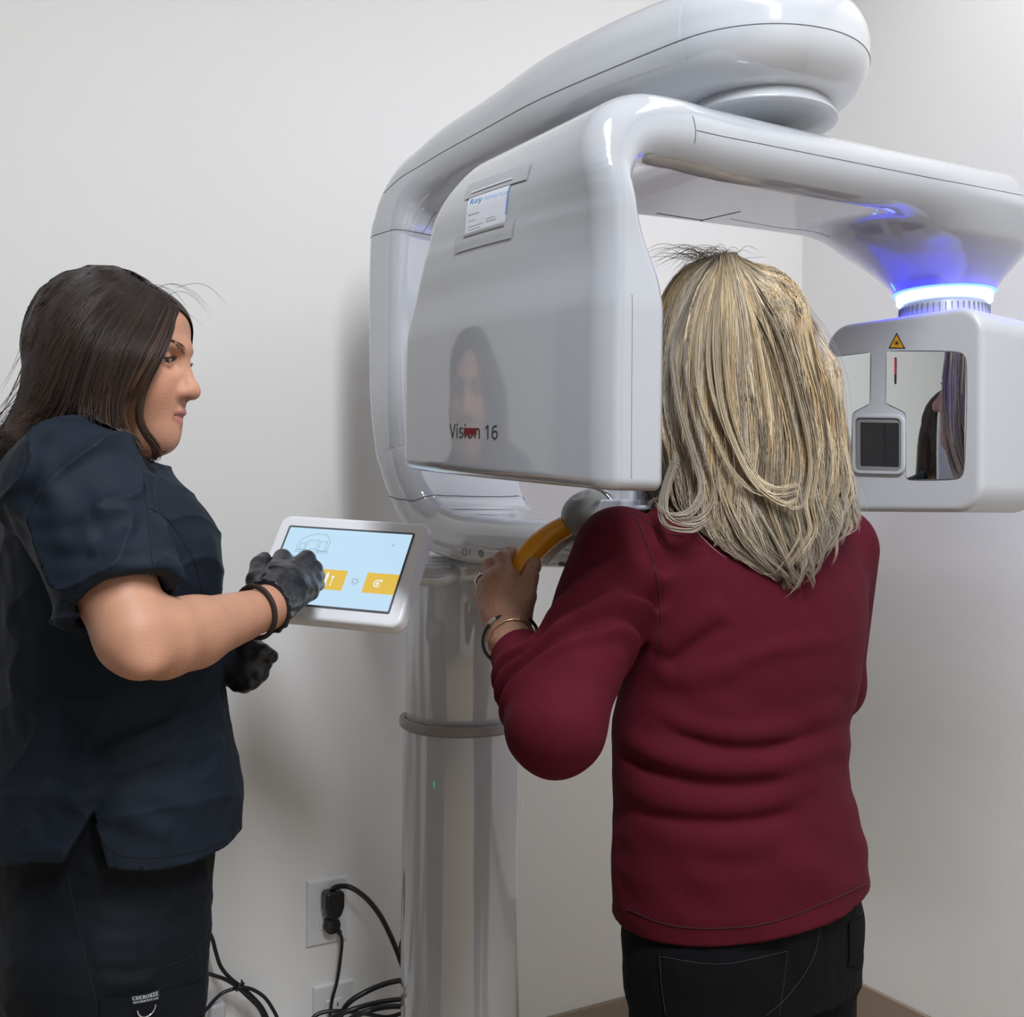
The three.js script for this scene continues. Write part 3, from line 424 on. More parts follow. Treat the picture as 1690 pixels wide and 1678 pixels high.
// ---------------------------------------------------------------- touch screen panel on its bracket
{
  const k = 1.66 / 1800, W = V(217, -10, 78).multiplyScalar(k), Hh = V(-32, -120, 73).multiplyScalar(k);      // right and down edges of the screen, +z towards the camera
  const X = W.clone().normalize(), Y = Hh.clone().negate().normalize(), Z = X.clone().cross(Y).normalize(); Y.copy(Z.clone().cross(X));
  const c = at(557, 937, 1.66), TM = basis(c, X, Y, Z);
  const t = thing('touch_screen_panel', 'tilted white touch screen panel showing a pale blue screen with yellow buttons', 'touch screen', [c.x, c.y - 0.09, c.z]);
  const w = W.length(), h = Hh.length(), rect = (w, h, r) => { const s = new THREE.Shape(), a = w / 2, b = h / 2; s.moveTo(-a + r, -b); s.lineTo(a - r, -b); s.quadraticCurveTo(a, -b, a, -b + r); s.lineTo(a, b - r); s.quadraticCurveTo(a, b, a - r, b); s.lineTo(-a + r, b); s.quadraticCurveTo(-a, b, -a, b - r); s.lineTo(-a, -b + r); s.quadraticCurveTo(-a, -b, -a + r, -b); return s; };
  const housing = (x, y, z) => rounded(rounded(Math.abs(x) - 0.1305 - clamp((-z) * 0.0), Math.abs(y) - 0.090, 0.019), Math.abs(z + 0.014) - 0.014, 0.006);
  const cut = (x, y, z) => smax(housing(x, y, z), -rounded(Math.abs(x) - w / 2 - 0.001, Math.abs(y) - h / 2 - 0.001, 0.001) , 0.001);
  part('housing', field(housing, [-0.14, -0.10, -0.035], [0.14, 0.10, 0.01], 0.003).applyMatrix4(TM), M.panel, t);
  const fr = rect(w + 0.006, h + 0.006, 0.003); fr.holes.push(rect(w, h, 0.001));
  part('screen_frame', new THREE.ExtrudeGeometry(fr, { depth: 0.0012, bevelEnabled: false }).applyMatrix4(TM), M.darkGrey, t, 'thin dark frame around the screen');
  const px = 1024, py = 640;
  const scr = canvasTex(px, py, g => {
    g.fillStyle = '#c3e4fb'; g.fillRect(0, 0, px, py);
    g.strokeStyle = 'rgba(120,140,160,0.75)'; g.lineWidth = 4;                     // faint line drawing of the machine
    g.beginPath(); g.moveTo(118, 205); g.lineTo(118, 120); g.quadraticCurveTo(150, 75, 240, 48); g.lineTo(330, 48); g.lineTo(378, 100); g.lineTo(378, 205); g.stroke();
    g.strokeRect(140, 130, 40, 62); g.strokeRect(300, 110, 58, 84); g.beginPath(); g.moveTo(190, 200); g.lineTo(198, 110); g.lineTo(280, 96); g.lineTo(284, 200); g.stroke(); g.beginPath(); g.moveTo(225, 178); g.lineTo(285, 178); g.stroke(); g.strokeRect(118, 188, 90, 20); g.strokeRect(296, 190, 84, 18);
    g.strokeStyle = 'rgba(120,150,175,0.7)'; g.lineWidth = 4; g.beginPath(); g.moveTo(886, 92); g.lineTo(906, 112); g.moveTo(906, 92); g.lineTo(886, 112); g.stroke();
    g.fillStyle = '#e6c04a'; g.fillRect(318, 340, 290, 166); g.fillRect(770, 340, px - 770, 166);
    g.fillStyle = '#eef6fb'; g.strokeStyle = '#eef6fb';                             // person and arrow
    g.save(); g.translate(30, 0); g.beginPath(); g.moveTo(425, 358); g.quadraticCurveTo(446, 390, 434, 420); g.lineTo(438, 470); g.lineTo(452, 474); g.lineTo(400, 474); g.lineTo(414, 468); g.lineTo(416, 420); g.quadraticCurveTo(404, 390, 425, 358); g.fill();
    g.lineWidth = 8; g.beginPath(); g.moveTo(474, 474); g.lineTo(474, 400); g.stroke(); g.beginPath(); g.moveTo(474, 384); g.lineTo(490, 408); g.lineTo(458, 408); g.fill(); g.restore();
    g.strokeStyle = '#8f9ca6'; g.lineWidth = 5; g.beginPath(); g.arc(690, 422, 18, 0, 7); g.stroke(); for (let k = 0; k < 8; k++) { const a = k / 8 * 6.283; g.strokeStyle = k === 6 ? '#d9b84e' : '#8f9ca6'; g.beginPath(); g.moveTo(690 + Math.cos(a) * 26, 422 + Math.sin(a) * 26); g.lineTo(690 + Math.cos(a) * 36, 422 + Math.sin(a) * 36); g.stroke(); }
    g.strokeStyle = '#eef6fb'; g.lineWidth = 9; g.beginPath(); g.arc(872, 424, 27, 0.5, 5.6); g.stroke(); g.beginPath(); g.arc(872, 424, 13, 0, 7); g.fill(); g.beginPath(); g.moveTo(884, 392); g.lineTo(906, 392); g.lineTo(904, 414); g.fill();
  });
  const sm = new THREE.PlaneGeometry(w, h); sm.translate(0, 0, 0.0008);
  part('screen', sm.applyMatrix4(TM), new THREE.MeshPhysicalMaterial({ color: rgb(0.02, 0.02, 0.02), emissive: 0xffffff, emissiveMap: scr, emissiveIntensity: 2.2, roughness: 0.25 }), t, 'pale blue screen with yellow buttons');
  const l = new THREE.RectAreaLight(rgb(0.55, 0.78, 1.0), 0.9, w, h); l.position.copy(V(0, 0, 0.003).applyMatrix4(TM)); l.lookAt(V(0, 0, 1).applyMatrix4(TM)); scene.add(l);
  const b0 = at(640, 946, 1.75), b1 = at(730, 951, 1.83), b2 = V(-0.088, 1.142, -1.93);
  part('bracket', tube([b0.toArray(), at(690, 950, 1.79).toArray(), b1.toArray(), b2.toArray()], 0.0165, { sides: 20, seg: 30 }), M.white, t);
  part('bracket_plate', new RoundedBoxGeometry(0.09, 0.08, 0.02, 3, 0.008).translate(0.05, 0, -0.036).applyMatrix4(TM), M.whiteSatin, t);
}
// ---------------------------------------------------------------- paper card taped to the tube head
{
  const c = [[778.6, 318], [845.5, 298], [767.5, 392], [834, 371]], q = V(...hit(gantry, GM, 805, 345, 0.9)).applyMatrix4(GM);
  const t = thing('taped_card', 'small white printed card taped to the tube head with two strips of grey tape', 'card', [q.x, q.y - 0.04, q.z]);
  part('card', patchPx(gantry, GM, c, 8, 10, 0.0008, 0.9), new THREE.MeshStandardMaterial({ roughness: 0.5, map: canvasTex(512, 600, (g, w, h) => { g.fillStyle = '#dfe2ea'; g.fillRect(0, 0, w, h); g.fillStyle = '#f3f4f8'; g.fillRect(0, 0, w, 90);
    g.fillStyle = '#2f86c4'; g.font = 'bold 96px sans-serif'; g.fillText('Ray', 24, 190); g.fillStyle = '#7fb0e2'; g.font = '92px sans-serif'; g.save(); g.translate(210, 190); g.scale(0.86, 1); g.fillText('America', 0, 0); g.restore();
    g.fillStyle = '#7d828c'; for (const [x, y, W, H] of [[30, 320, 130, 20], [30, 405, 100, 12], [40, 480, 190, 13], [270, 440, 100, 13], [270, 475, 120, 16], [45, 520, 150, 14]]) { for (let a = 0; a < W; a += 16) g.fillRect(x + a, y, 12, H); }
    g.fillStyle = '#5d93d6'; g.fillRect(w - 12, 80, 12, 380); }) }), t, 'white card with blue print');
  const tapeMat = new THREE.MeshPhysicalMaterial({ color: rgb(0.42, 0.43, 0.45), roughness: 0.45 });
  part('tape', patchPx(gantry, GM, [[775.6, 305.6], [878, 270], [767.5, 331], [870.8, 296.5]], 14, 6, 0.0013, 0.9), tapeMat, t, 'upper strip of grey tape');
  part('tape', patchPx(gantry, GM, [[754, 391.7], [850, 361], [751.8, 419], [845.5, 392.7]], 14, 6, 0.0013, 0.9), tapeMat, t, 'lower strip of grey tape');
  const foldMat = new THREE.MeshStandardMaterial({ color: rgb(0.62, 0.63, 0.65), roughness: 0.4 });
  part('tape_fold', patchPx(gantry, GM, [[781, 317.5], [848.5, 293.5], [780, 320.5], [848, 296.5]], 10, 1, 0.0022, 0.9), foldMat, t);
  part('tape_fold', patchPx(gantry, GM, [[767.5, 390], [834, 370], [767, 393], [834.5, 373]], 10, 1, 0.0022, 0.9), M.grey, t);
}
// ---------------------------------------------------------------- outlets, plugs and cords at the back wall
const WN = W_.clone();                                                              // the back wall's normal
const onWall = (px, py, off = 0) => { const o = V(CORNER.x, 0, CORNER.z).addScaledVector(WN, off); return onPlane(px, py, o, WN); };
{
  const wm = (p) => basis(p, U_.clone().negate(), V(0, 1, 0), WN);
  const plateMat = new THREE.MeshPhysicalMaterial({ color: rgb(0.72, 0.72, 0.73), roughness: 0.35 });
  const outlet = (px, py, label, sockets) => {
    const c = onWall(px, py), t = thing('wall_outlet', label, 'outlet', c.toArray());
    const m = wm(c), r = (w, h, k) => { const s = new THREE.Shape(); s.moveTo(-w / 2, -h / 2); s.lineTo(w / 2, -h / 2); s.lineTo(w / 2, h / 2); s.lineTo(-w / 2, h / 2); s.closePath(); return s; };
    part('plate', new THREE.ExtrudeGeometry(r(0.074, 0.118), { depth: 0.002, bevelEnabled: true, bevelSize: 0.005, bevelThickness: 0.005, bevelSegments: 3 }).applyMatrix4(m), plateMat, t);
    for (const y of [0.0195, -0.0195]) { const s = part('socket', new RoundedBoxGeometry(0.034, 0.028, 0.004, 2, 0.0018).translate(0, y, 0.0078).applyMatrix4(m), plateMat, t); for (const x of [-0.0065, 0.0065]) part('slot', new THREE.BoxGeometry(0.002, 0.008, 0.0008).translate(x, y + 0.003, 0.0099).applyMatrix4(m), M.black, s); }
    return { c, m };
  };
  const A = outlet(539, 1502, 'white wall outlet with two black plugs in it, above the other outlet', 1);
  outlet(549, 1674, 'white wall outlet near the bottom edge of the photo, below the plugged one', 0);
  // upper plug: a tapered black shell
  const pt = onWall(545, 1487, 0.011);
  const up = thing('power_plug', 'chunky black angled power plug with the thick cord in the upper socket', 'plug', pt.toArray());
  const plugF = (x, y, z) => rounded(rounded(Math.abs(x) - 0.0195 + Math.max(0, -y - 0.006) * 0.38, Math.abs(y) - 0.0265, 0.009), Math.abs(z - 0.015) - 0.015, 0.005);
  part('plug_body', field(plugF, [-0.03, -0.036, -0.01], [0.03, 0.036, 0.04], 0.002, { slack: 2 }).applyMatrix4(basis(pt, U_.clone().negate(), V(0, 1, 0), WN)), M.rubber, up);
  const onW = (px, py, off) => onWall(px, py, off).toArray();
  part('plug_cord', tube([onW(544, 1474, 0.02), onW(553, 1464, 0.032), onW(575, 1463, 0.05), onW(600, 1478, 0.06), onW(625, 1507, 0.065), onW(645, 1545, 0.065), onW(660, 1582, 0.065), onW(670, 1612, 0.06), onW(676, 1640, 0.05), onW(680, 1690, 0.045)], 0.0052, { sides: 10, seg: 60 }), M.rubber, up);
  const lp = onWall(545, 1524, 0.011);
  const lo = thing('power_plug', 'small round black power plug with a thin hanging cord in the lower socket', 'plug', lp.toArray());
  part('plug_body', lathe([[0, 0], [0.0145, 0], [0.0165, 0.003], [0.0165, 0.014], [0.014, 0.018], [0, 0.0185]], 32).rotateX(Math.PI / 2).applyMatrix4(wm(lp)), M.rubber, lo);
  part('plug_collar', tube([onW(551, 1526, 0.022), onW(556, 1533, 0.022), onW(561, 1540, 0.022)], t => 0.0065 - 0.0015 * t, { sides: 12 }), M.rubber, lo);
  part('plug_cord', tube([onW(559, 1537, 0.022), onW(564, 1548, 0.022), onW(562, 1580, 0.022), onW(556, 1620, 0.022), onW(548, 1650, 0.022), onW(544, 1690, 0.022), onW(542, 1740, 0.02)], 0.0033, { sides: 8, seg: 40 }), M.rubber, lo);
  const cord = (pts, r, label, group) => single('cable', tube(pts.map(p => onW(...p)), r, { sides: 10, seg: pts.length * 10 }), M.rubber, label, 'cable', group);
  cord([[700, 1612, .07], [672, 1616, .07], [640, 1622, .08], [605, 1636, .085], [575, 1655, .08], [563, 1675, .07], [558, 1720, .05]], 0.0052, 'thick black cord curving out from the column, topmost of the pile by the lower outlet');
  cord([[700, 1648, .08], [672, 1648, .08], [635, 1652, .09], [600, 1660, .095], [570, 1670, .09], [535, 1685, .07], [500, 1700, .04]], 0.0048, 'thick black cord lying second from the top of the pile beside the column');
  cord([[700, 1662, .1], [672, 1661, .1], [640, 1661, .11], [608, 1668, .115], [575, 1684, .1], [560, 1720, .08]], 0.0052, 'shiny thick black cord lying third in the pile beside the column');
  cord([[510, 1690, .06], [518, 1678, .06], [530, 1671, .06], [556, 1668, .065], [600, 1672, .07], [640, 1678, .08], [672, 1668, .09], [700, 1655, .09]], 0.004, 'black cord arching low in front of the lower outlet at the photo bottom');
  cord([[690, 1538, .035], [672, 1541, .035], [663, 1551, .035], [660, 1566, .035], [664, 1584, .035], [674, 1596, .03], [690, 1604, .03]], 0.0026, 'thin black cord loop peeking out at the left edge of the column');
  cord([[330, 1510, .05], [350, 1548, .05], [356, 1570, .05], [364, 1594, .05], [378, 1612, .05], [394, 1625, .05], [412, 1640, .05], [432, 1662, .05], [446, 1690, .05]], 0.0036, 'black cord hanging behind the technician, steepest of the three bound by a tie');
  cord([[330, 1602, .06], [355, 1610, .06], [372, 1616, .055], [390, 1627, .052], [410, 1645, .058], [428, 1664, .058], [440, 1690, .058]], 0.0036, 'black cord coming from behind the trousers, middle one of the three bound by a tie');
  cord([[335, 1672, .05], [356, 1648, .05], [368, 1638, .05], [384, 1632, .05], [396, 1629, .056], [415, 1632, .05], [436, 1645, .05], [452, 1668, .05], [462, 1690, .05]], 0.0034, 'black cord rising in an arc from behind the trouser leg, lowest of three');
  single('cable_tie', merge([new THREE.TorusGeometry(0.009, 0.0016, 8, 20).rotateY(1.1).rotateZ(-0.6).translate(...onW(396, 1628, .053)), new THREE.BoxGeometry(0.003, 0.012, 0.003).translate(...onW(399, 1622, .056))]), M.black, 'small black cable tie bundling three thin cords behind the technician', 'cable tie');
  const w0 = onWall(358, 1668, 0.04);
  const wc = thing('white_plug', 'white plug corner showing behind the trouser leg at the photo bottom', 'plug', w0.toArray());
  part('plug_body', new RoundedBoxGeometry(0.03, 0.05, 0.02, 3, 0.006).rotateY(0.5).translate(w0.x, w0.y - 0.01, w0.z), M.whiteSatin, wc);
}
if (TIMING) console.log('T 04_props', Date.now() % 1e6);
// ---------------------------------------------------------------- people: shared tools
const union = (list, k) => { const n = list.length; return (x, y, z) => { let d = list[0](x, y, z); for (let i = 1; i < n; i++) d = smin(d, list[i](x, y, z), k); return d; }; };
const chain = (pts, rad) => pts.slice(1).map((p, i) => cap(pts[i], p, rad[i], rad[i + 1]));
// torso: stations [height, centre x, centre z, half width, half depth] turned to face `face`
function torsoField(st, yaw, lo, hi, pow = 2.3) {
  const c = k => lut(curve(st.map(s => [s[0], s[k]])), lo - 0.02, hi + 0.02), cx = c(1), cz = c(2), ca = c(3), cb = c(4), fx = Math.sin(yaw), fz = -Math.cos(yaw), lx = fz, lz = -fx;   // yaw 0 faces -z; left is (fz, -fx)
  return (x, y, z) => { const yy = clamp(y, lo, hi), dx = x - cx(yy), dz = z - cz(yy), u = Math.abs(dx * lx + dz * lz), v = Math.abs(dx * fx + dz * fz), a = ca(yy), b = cb(yy);
    const k = Math.sqrt(u * u / (a * a) + v * v / (b * b)), r = Math.sqrt(u * u + v * v), d = k < 1e-6 ? -b : r * (1 - 1 / k) ;
    const dy = Math.max(lo - y, y - hi); return dy > 0 ? (d > 0 ? Math.hypot(d, dy) : dy) : Math.max(d, dy); };
}
// soft ridges along polylines: [[points], width, amplitude]
function ridges(list) {
  const lines = list.map(([pts, w, a]) => { const seg = []; let L = 0; for (let i = 1; i < pts.length; i++) { const p = pts[i - 1], q = pts[i], l = Math.hypot(q[0] - p[0], q[1] - p[1], q[2] - p[2]); seg.push([p, [q[0] - p[0], q[1] - p[1], q[2] - p[2]], l, L]); L += l; } const c = pts[pts.length >> 1]; return { seg, w, a, L, c, R: L * 0.6 + 3 * w }; });
  return (x, y, z) => { let sum = 0;
    for (const { seg, w, a, L, c, R } of lines) { const cx = x - c[0], cy = y - c[1], cz = z - c[2]; if (cx * cx + cy * cy + cz * cz > R * R) continue; let best = 9, at = 0;
      for (const [p, b, l, s0] of seg) { const px = x - p[0], py = y - p[1], pz = z - p[2], h = clamp((px * b[0] + py * b[1] + pz * b[2]) / (l * l || 1)), dx = px - b[0] * h, dy = py - b[1] * h, dz = pz - b[2] * h, d = dx * dx + dy * dy + dz * dz; if (d < best) { best = d; at = s0 + l * h; } }
      const q = best / (w * w); if (q < 7) sum += a * Math.exp(-q) * sstep(0, 0.22, at / L) * sstep(1, 0.78, at / L); }
    return sum; };
}
const ridgesOn = (f, list) => ridges(list.map(([px, w, a]) => [px.map(([x, y]) => hit(f, new THREE.Matrix4(), x, y, 0.9)).filter(p => Math.hypot(p[0], p[2]) < 2.2), w, a]).filter(l => l[0].length > 1).map(([p, w, a]) => [spline(p, p.length * 2), w, a]));
// one head, looking along +z of its own axes, origin between the ears at eye height (metres, adult)
function headField(o = {}) {
  const P = [ell([0, 0.026, -0.018], [0.074, 0.088, 0.096]), ell([0, -0.030, 0.024], [0.060, 0.086, 0.068]), ell([0, -0.074, 0.030], [0.047, 0.040, 0.056]), ell([0, -0.101, 0.068], [0.022, 0.019, 0.021]),
    ell([0.036, -0.034, 0.052], [0.026, 0.026, 0.027]), ell([-0.036, -0.034, 0.052], [0.026, 0.026, 0.027]), ell([0, 0.048, 0.048], [0.056, 0.036, 0.036])];
  const base = union(P, 0.03);
  const brow = union([cap([0.010, 0.020, 0.084], [0.040, 0.021, 0.068], 0.009, 0.007), cap([-0.010, 0.020, 0.084], [-0.040, 0.021, 0.068], 0.009, 0.007)], 0.02);
  const nose = union([cap([0, 0.010, 0.083], [0, -0.026, 0.099], 0.0085, 0.0105), ell([0, -0.034, 0.103], [0.0128, 0.0115, 0.0125]), ell([0.0125, -0.038, 0.092], [0.0078, 0.0075, 0.0105]), ell([-0.0125, -0.038, 0.092], [0.0078, 0.0075, 0.0105])], 0.009);
  const lips = union([cap([0.022, -0.0695, 0.0765], [0.006, -0.0625, 0.0915], 0.0030, 0.0054), cap([-0.022, -0.0695, 0.0765], [-0.006, -0.0625, 0.0915], 0.0030, 0.0054), cap([0.006, -0.0630, 0.0918], [-0.006, -0.0630, 0.0918], 0.0052, 0.0052), cap([0.020, -0.0720, 0.0770], [0, -0.0768, 0.0880], 0.0034, 0.0070), cap([-0.020, -0.0720, 0.0770], [0, -0.0768, 0.0880], 0.0034, 0.0070)], 0.003);
  const crease = union([cap([0.0255, -0.0700, 0.0775], [0.009, -0.0690, 0.0960], 0.0013, 0.0013), cap([-0.0255, -0.0700, 0.0775], [-0.009, -0.0690, 0.0960], 0.0013, 0.0013), cap([0.009, -0.0690, 0.0965], [-0.009, -0.0690, 0.0965], 0.0014, 0.0014)], 0.002);
  const nostril = union([ell([0.0070, -0.0435, 0.098], [0.0034, 0.0040, 0.0058]), ell([-0.0070, -0.0435, 0.098], [0.0034, 0.0040, 0.0058])], 0.001);
  const lidE = [[0.0315, 0.0, 0.0700], [-0.0315, 0.0, 0.0700]];
  const ears = union([ell([0.077, -0.012, -0.014], [0.008, 0.030, 0.018]), ell([-0.077, -0.012, -0.014], [0.008, 0.030, 0.018])], 0.01);
  const sock = union([ell([0.030, 0.001, 0.088], [0.018, 0.0125, 0.014]), ell([-0.030, 0.001, 0.088], [0.018, 0.0125, 0.014])], 0.004);
  return (x, y, z) => {
    const rr = x * x + y * y + z * z; if (rr > 0.04) return Math.sqrt(rr) - 0.14;
    let d = base(x, y, z); if (d > 0.03) return d;
    d = smin(d, brow(x, y, z), 0.016); d = smax(d, -sock(x, y, z), 0.012); d = smin(d, nose(x, y, z), 0.009); if (o.ears !== false) d = smin(d, ears(x, y, z), 0.008);
    d = smin(d, lips(x, y, z), 0.005); d = smax(d, -crease(x, y, z), 0.0028); d = smax(d, -nostril(x, y, z), 0.002);
    for (const c of lidE) { // lids: a shell around the eyeball, open between two planes
      const ex = x - c[0], ey = y - c[1], ez = z - c[2], r = Math.sqrt(ex * ex + ey * ey + ez * ez); if (r > 0.03) continue;
      d = smin(d, r - 0.0136, 0.004);
      const w = 1 - (ex / 0.0135) * (ex / 0.0135), open = Math.max(-(ey + 0.0036 * w), ey - 0.0044 * w, -(ez - 0.004));
      d = smax(d, -Math.max(open, -(r - 0.0100)), 0.0012); d = Math.min(d, 9);
    }
    return d;
  };
}
// place a local field (axes X, Y, Z at o, scale s) in the world
function placed(f, o, X, Y, Z, s = 1) { return (x, y, z) => { const a = x - o[0], b = y - o[1], c = z - o[2]; return f((a * X[0] + b * X[1] + c * X[2]) / s, (a * Y[0] + b * Y[1] + c * Y[2]) / s, (a * Z[0] + b * Z[1] + c * Z[2]) / s) * s; }; }
function headAxes(yaw, pitch, roll) { const m = new THREE.Matrix4().makeRotationFromEuler(new THREE.Euler(-pitch, yaw, roll, 'YXZ')), X = V(0, 0, 0), Y = V(0, 0, 0), Z = V(0, 0, 0); m.extractBasis(X, Y, Z); return { X: X.toArray(), Y: Y.toArray(), Z: Z.toArray(), m }; }
// eyes with iris and lashes, brows: parts of a head
function faceParts(parent, o, ax, s, look, browColor) {
  const M4 = ax.m.clone().setPosition(...o), sc = new THREE.Matrix4().makeScale(s, s, s), T = M4.clone().multiply(sc);
  const eyeMat = new THREE.MeshPhysicalMaterial({ vertexColors: true, roughness: 0.12, clearcoat: 1 }), dark = new THREE.MeshStandardMaterial({ color: browColor, roughness: 0.7 });
  for (const sx of [1, -1]) {
    const g = new THREE.SphereGeometry(0.0122, 40, 32).rotateX(Math.PI / 2), p = g.attributes.position, C = [], L = look.clone().normalize();
    for (let i = 0; i < p.count; i++) { const a = Math.acos(clamp(V(p.getX(i), p.getY(i), p.getZ(i)).normalize().dot(L), -1, 1)); C.push(...(a < 0.2 ? [0.004, 0.004, 0.004] : a < 0.47 ? [0.05, 0.022, 0.010] : [0.62, 0.55, 0.50])); }
    g.setAttribute('color', new THREE.Float32BufferAttribute(C, 3)); g.translate(sx * 0.0315, 0, 0.0700);
    part('eye', g.applyMatrix4(T), eyeMat, parent);
    const lash = [], R = rng(5); for (let k = 0; k <= 14; k++) { const u = k / 14 * 2 - 1, w = 1 - u * u, x = u * 0.0125, y = 0.0044 * w + 0.0003, z = Math.sqrt(Math.max(0, 0.0140 ** 2 - x * x - y * y)); lash.push(tube([[sx * 0.0315 + x, y, 0.0700 + z], [sx * 0.0315 + x * 1.12, y + 0.0012, 0.0700 + z + 0.0035], [sx * 0.0315 + x * 1.2, y + 0.0045, 0.0700 + z + 0.0062]], t => 0.00055 * (1 - t * 0.8), { sides: 4, seg: 5 })); }
    part('eyelashes', merge(lash).applyMatrix4(T), dark, parent);
    const hf = headField({ ears: false }), br = []; for (let k = 0; k < 60; k++) { const u0 = R() * 0.86, u1 = u0 + 0.12 + 0.06 * R(), off = (R() - 0.5) * 0.0046, pt = u => { const v = Math.min(1, u), th = 1 - 0.75 * v; return snap(hf, [sx * (0.010 + 0.037 * v), 0.0195 + 0.0085 * Math.sin(v * 1.9) - 0.0075 * v * v * v + off * th, 0.088 - 0.022 * v], 0.0005); }; br.push(tube([pt(u0), pt((u0 + u1) / 2), pt(u1)], t => 0.00032 * (1 - t * 0.6), { sides: 4, seg: 4 })); }
    part('eyebrow', merge(br).applyMatrix4(T), new THREE.MeshStandardMaterial({ color: browColor.clone().multiplyScalar(2.2), roughness: 0.7 }), parent);
  }
}
// hair: strands as thin three-sided tubes with their own tint; add(points, radius, colour root, colour tip)
function hairBag() {
  const P = [], N = [], C = [], U = [], I = [];
  return { add(pts, r, c0, c1, sides = 3, c2 = null) {
    const n = pts.length, b0 = P.length / 3; let prev = null;
    for (let i = 0; i < n; i++) { const a = pts[Math.max(0, i - 1)], c = pts[Math.min(n - 1, i + 1)]; let tx = c[0] - a[0], ty = c[1] - a[1], tz = c[2] - a[2]; const l = Math.hypot(tx, ty, tz) || 1; tx /= l; ty /= l; tz /= l;
      let ux, uy, uz; if (!prev) { const q = Math.abs(ty) < 0.9 ? [0, 1, 0] : [1, 0, 0]; ux = q[1] * tz - q[2] * ty; uy = q[2] * tx - q[0] * tz; uz = q[0] * ty - q[1] * tx; } else { const d = prev[0] * tx + prev[1] * ty + prev[2] * tz; ux = prev[0] - tx * d; uy = prev[1] - ty * d; uz = prev[2] - tz * d; }
      const ul = Math.hypot(ux, uy, uz) || 1; ux /= ul; uy /= ul; uz /= ul; prev = [ux, uy, uz]; const vx = ty * uz - tz * uy, vy = tz * ux - tx * uz, vz = tx * uy - ty * ux, t = i / (n - 1), rr = r * (t < 0.1 ? 0.6 + 4 * t : t > 0.75 ? Math.max(0.12, (1 - t) * 4) : 1);
      for (let k = 0; k < sides; k++) { const an = k / sides * 6.2832, cs = Math.cos(an), sn = Math.sin(an), nx = ux * cs + vx * sn, ny = uy * cs + vy * sn, nz = uz * cs + vz * sn; P.push(pts[i][0] + nx * rr, pts[i][1] + ny * rr, pts[i][2] + nz * rr); N.push(nx, ny, nz); U.push(k / sides, t); for (let m = 0; m < 3; m++) C.push(c2 ? lerp(lerp(c0[m], c1[m], sstep(0.02, 0.28, t)), c2[m], 0.75 * sstep(0.5, 0.95, t)) : lerp(c0[m], c1[m], t)); } }
    for (let i = 0; i < n - 1; i++) for (let k = 0; k < sides; k++) { const a = b0 + i * sides + k, b = b0 + i * sides + (k + 1) % sides; I.push(a, b, a + sides, b, b + sides, a + sides); }
  }, geo() { const g = new THREE.BufferGeometry(); g.setAttribute('position', new THREE.Float32BufferAttribute(P, 3)); g.setAttribute('normal', new THREE.Float32BufferAttribute(N, 3)); g.setAttribute('uv', new THREE.Float32BufferAttribute(U, 2)); g.setAttribute('color', new THREE.Float32BufferAttribute(C, 3)); g.setIndex(I); return g; } };
}
const clothBump = (f, seed) => dataTex(512, 512, (u, v) => 0.5 + 0.25 * tnoise(u, v, f * 2, seed + 3) + 0.2 * tnoise(u, v, 90, seed));
const skinBump = dataTex(512, 512, (u, v) => 0.5 + 0.22 * tnoise(u, v, 120, 2) + 0.2 * tnoise(u, v, 60, 7), { repeat: [12, 12] });
const skinMat = new THREE.MeshPhysicalMaterial({ vertexColors: true, roughness: 0.5, bumpMap: skinBump, bumpScale: 0.0004, specularIntensity: 0.7 });
if (TIMING) console.log('T 05_people', Date.now() % 1e6);
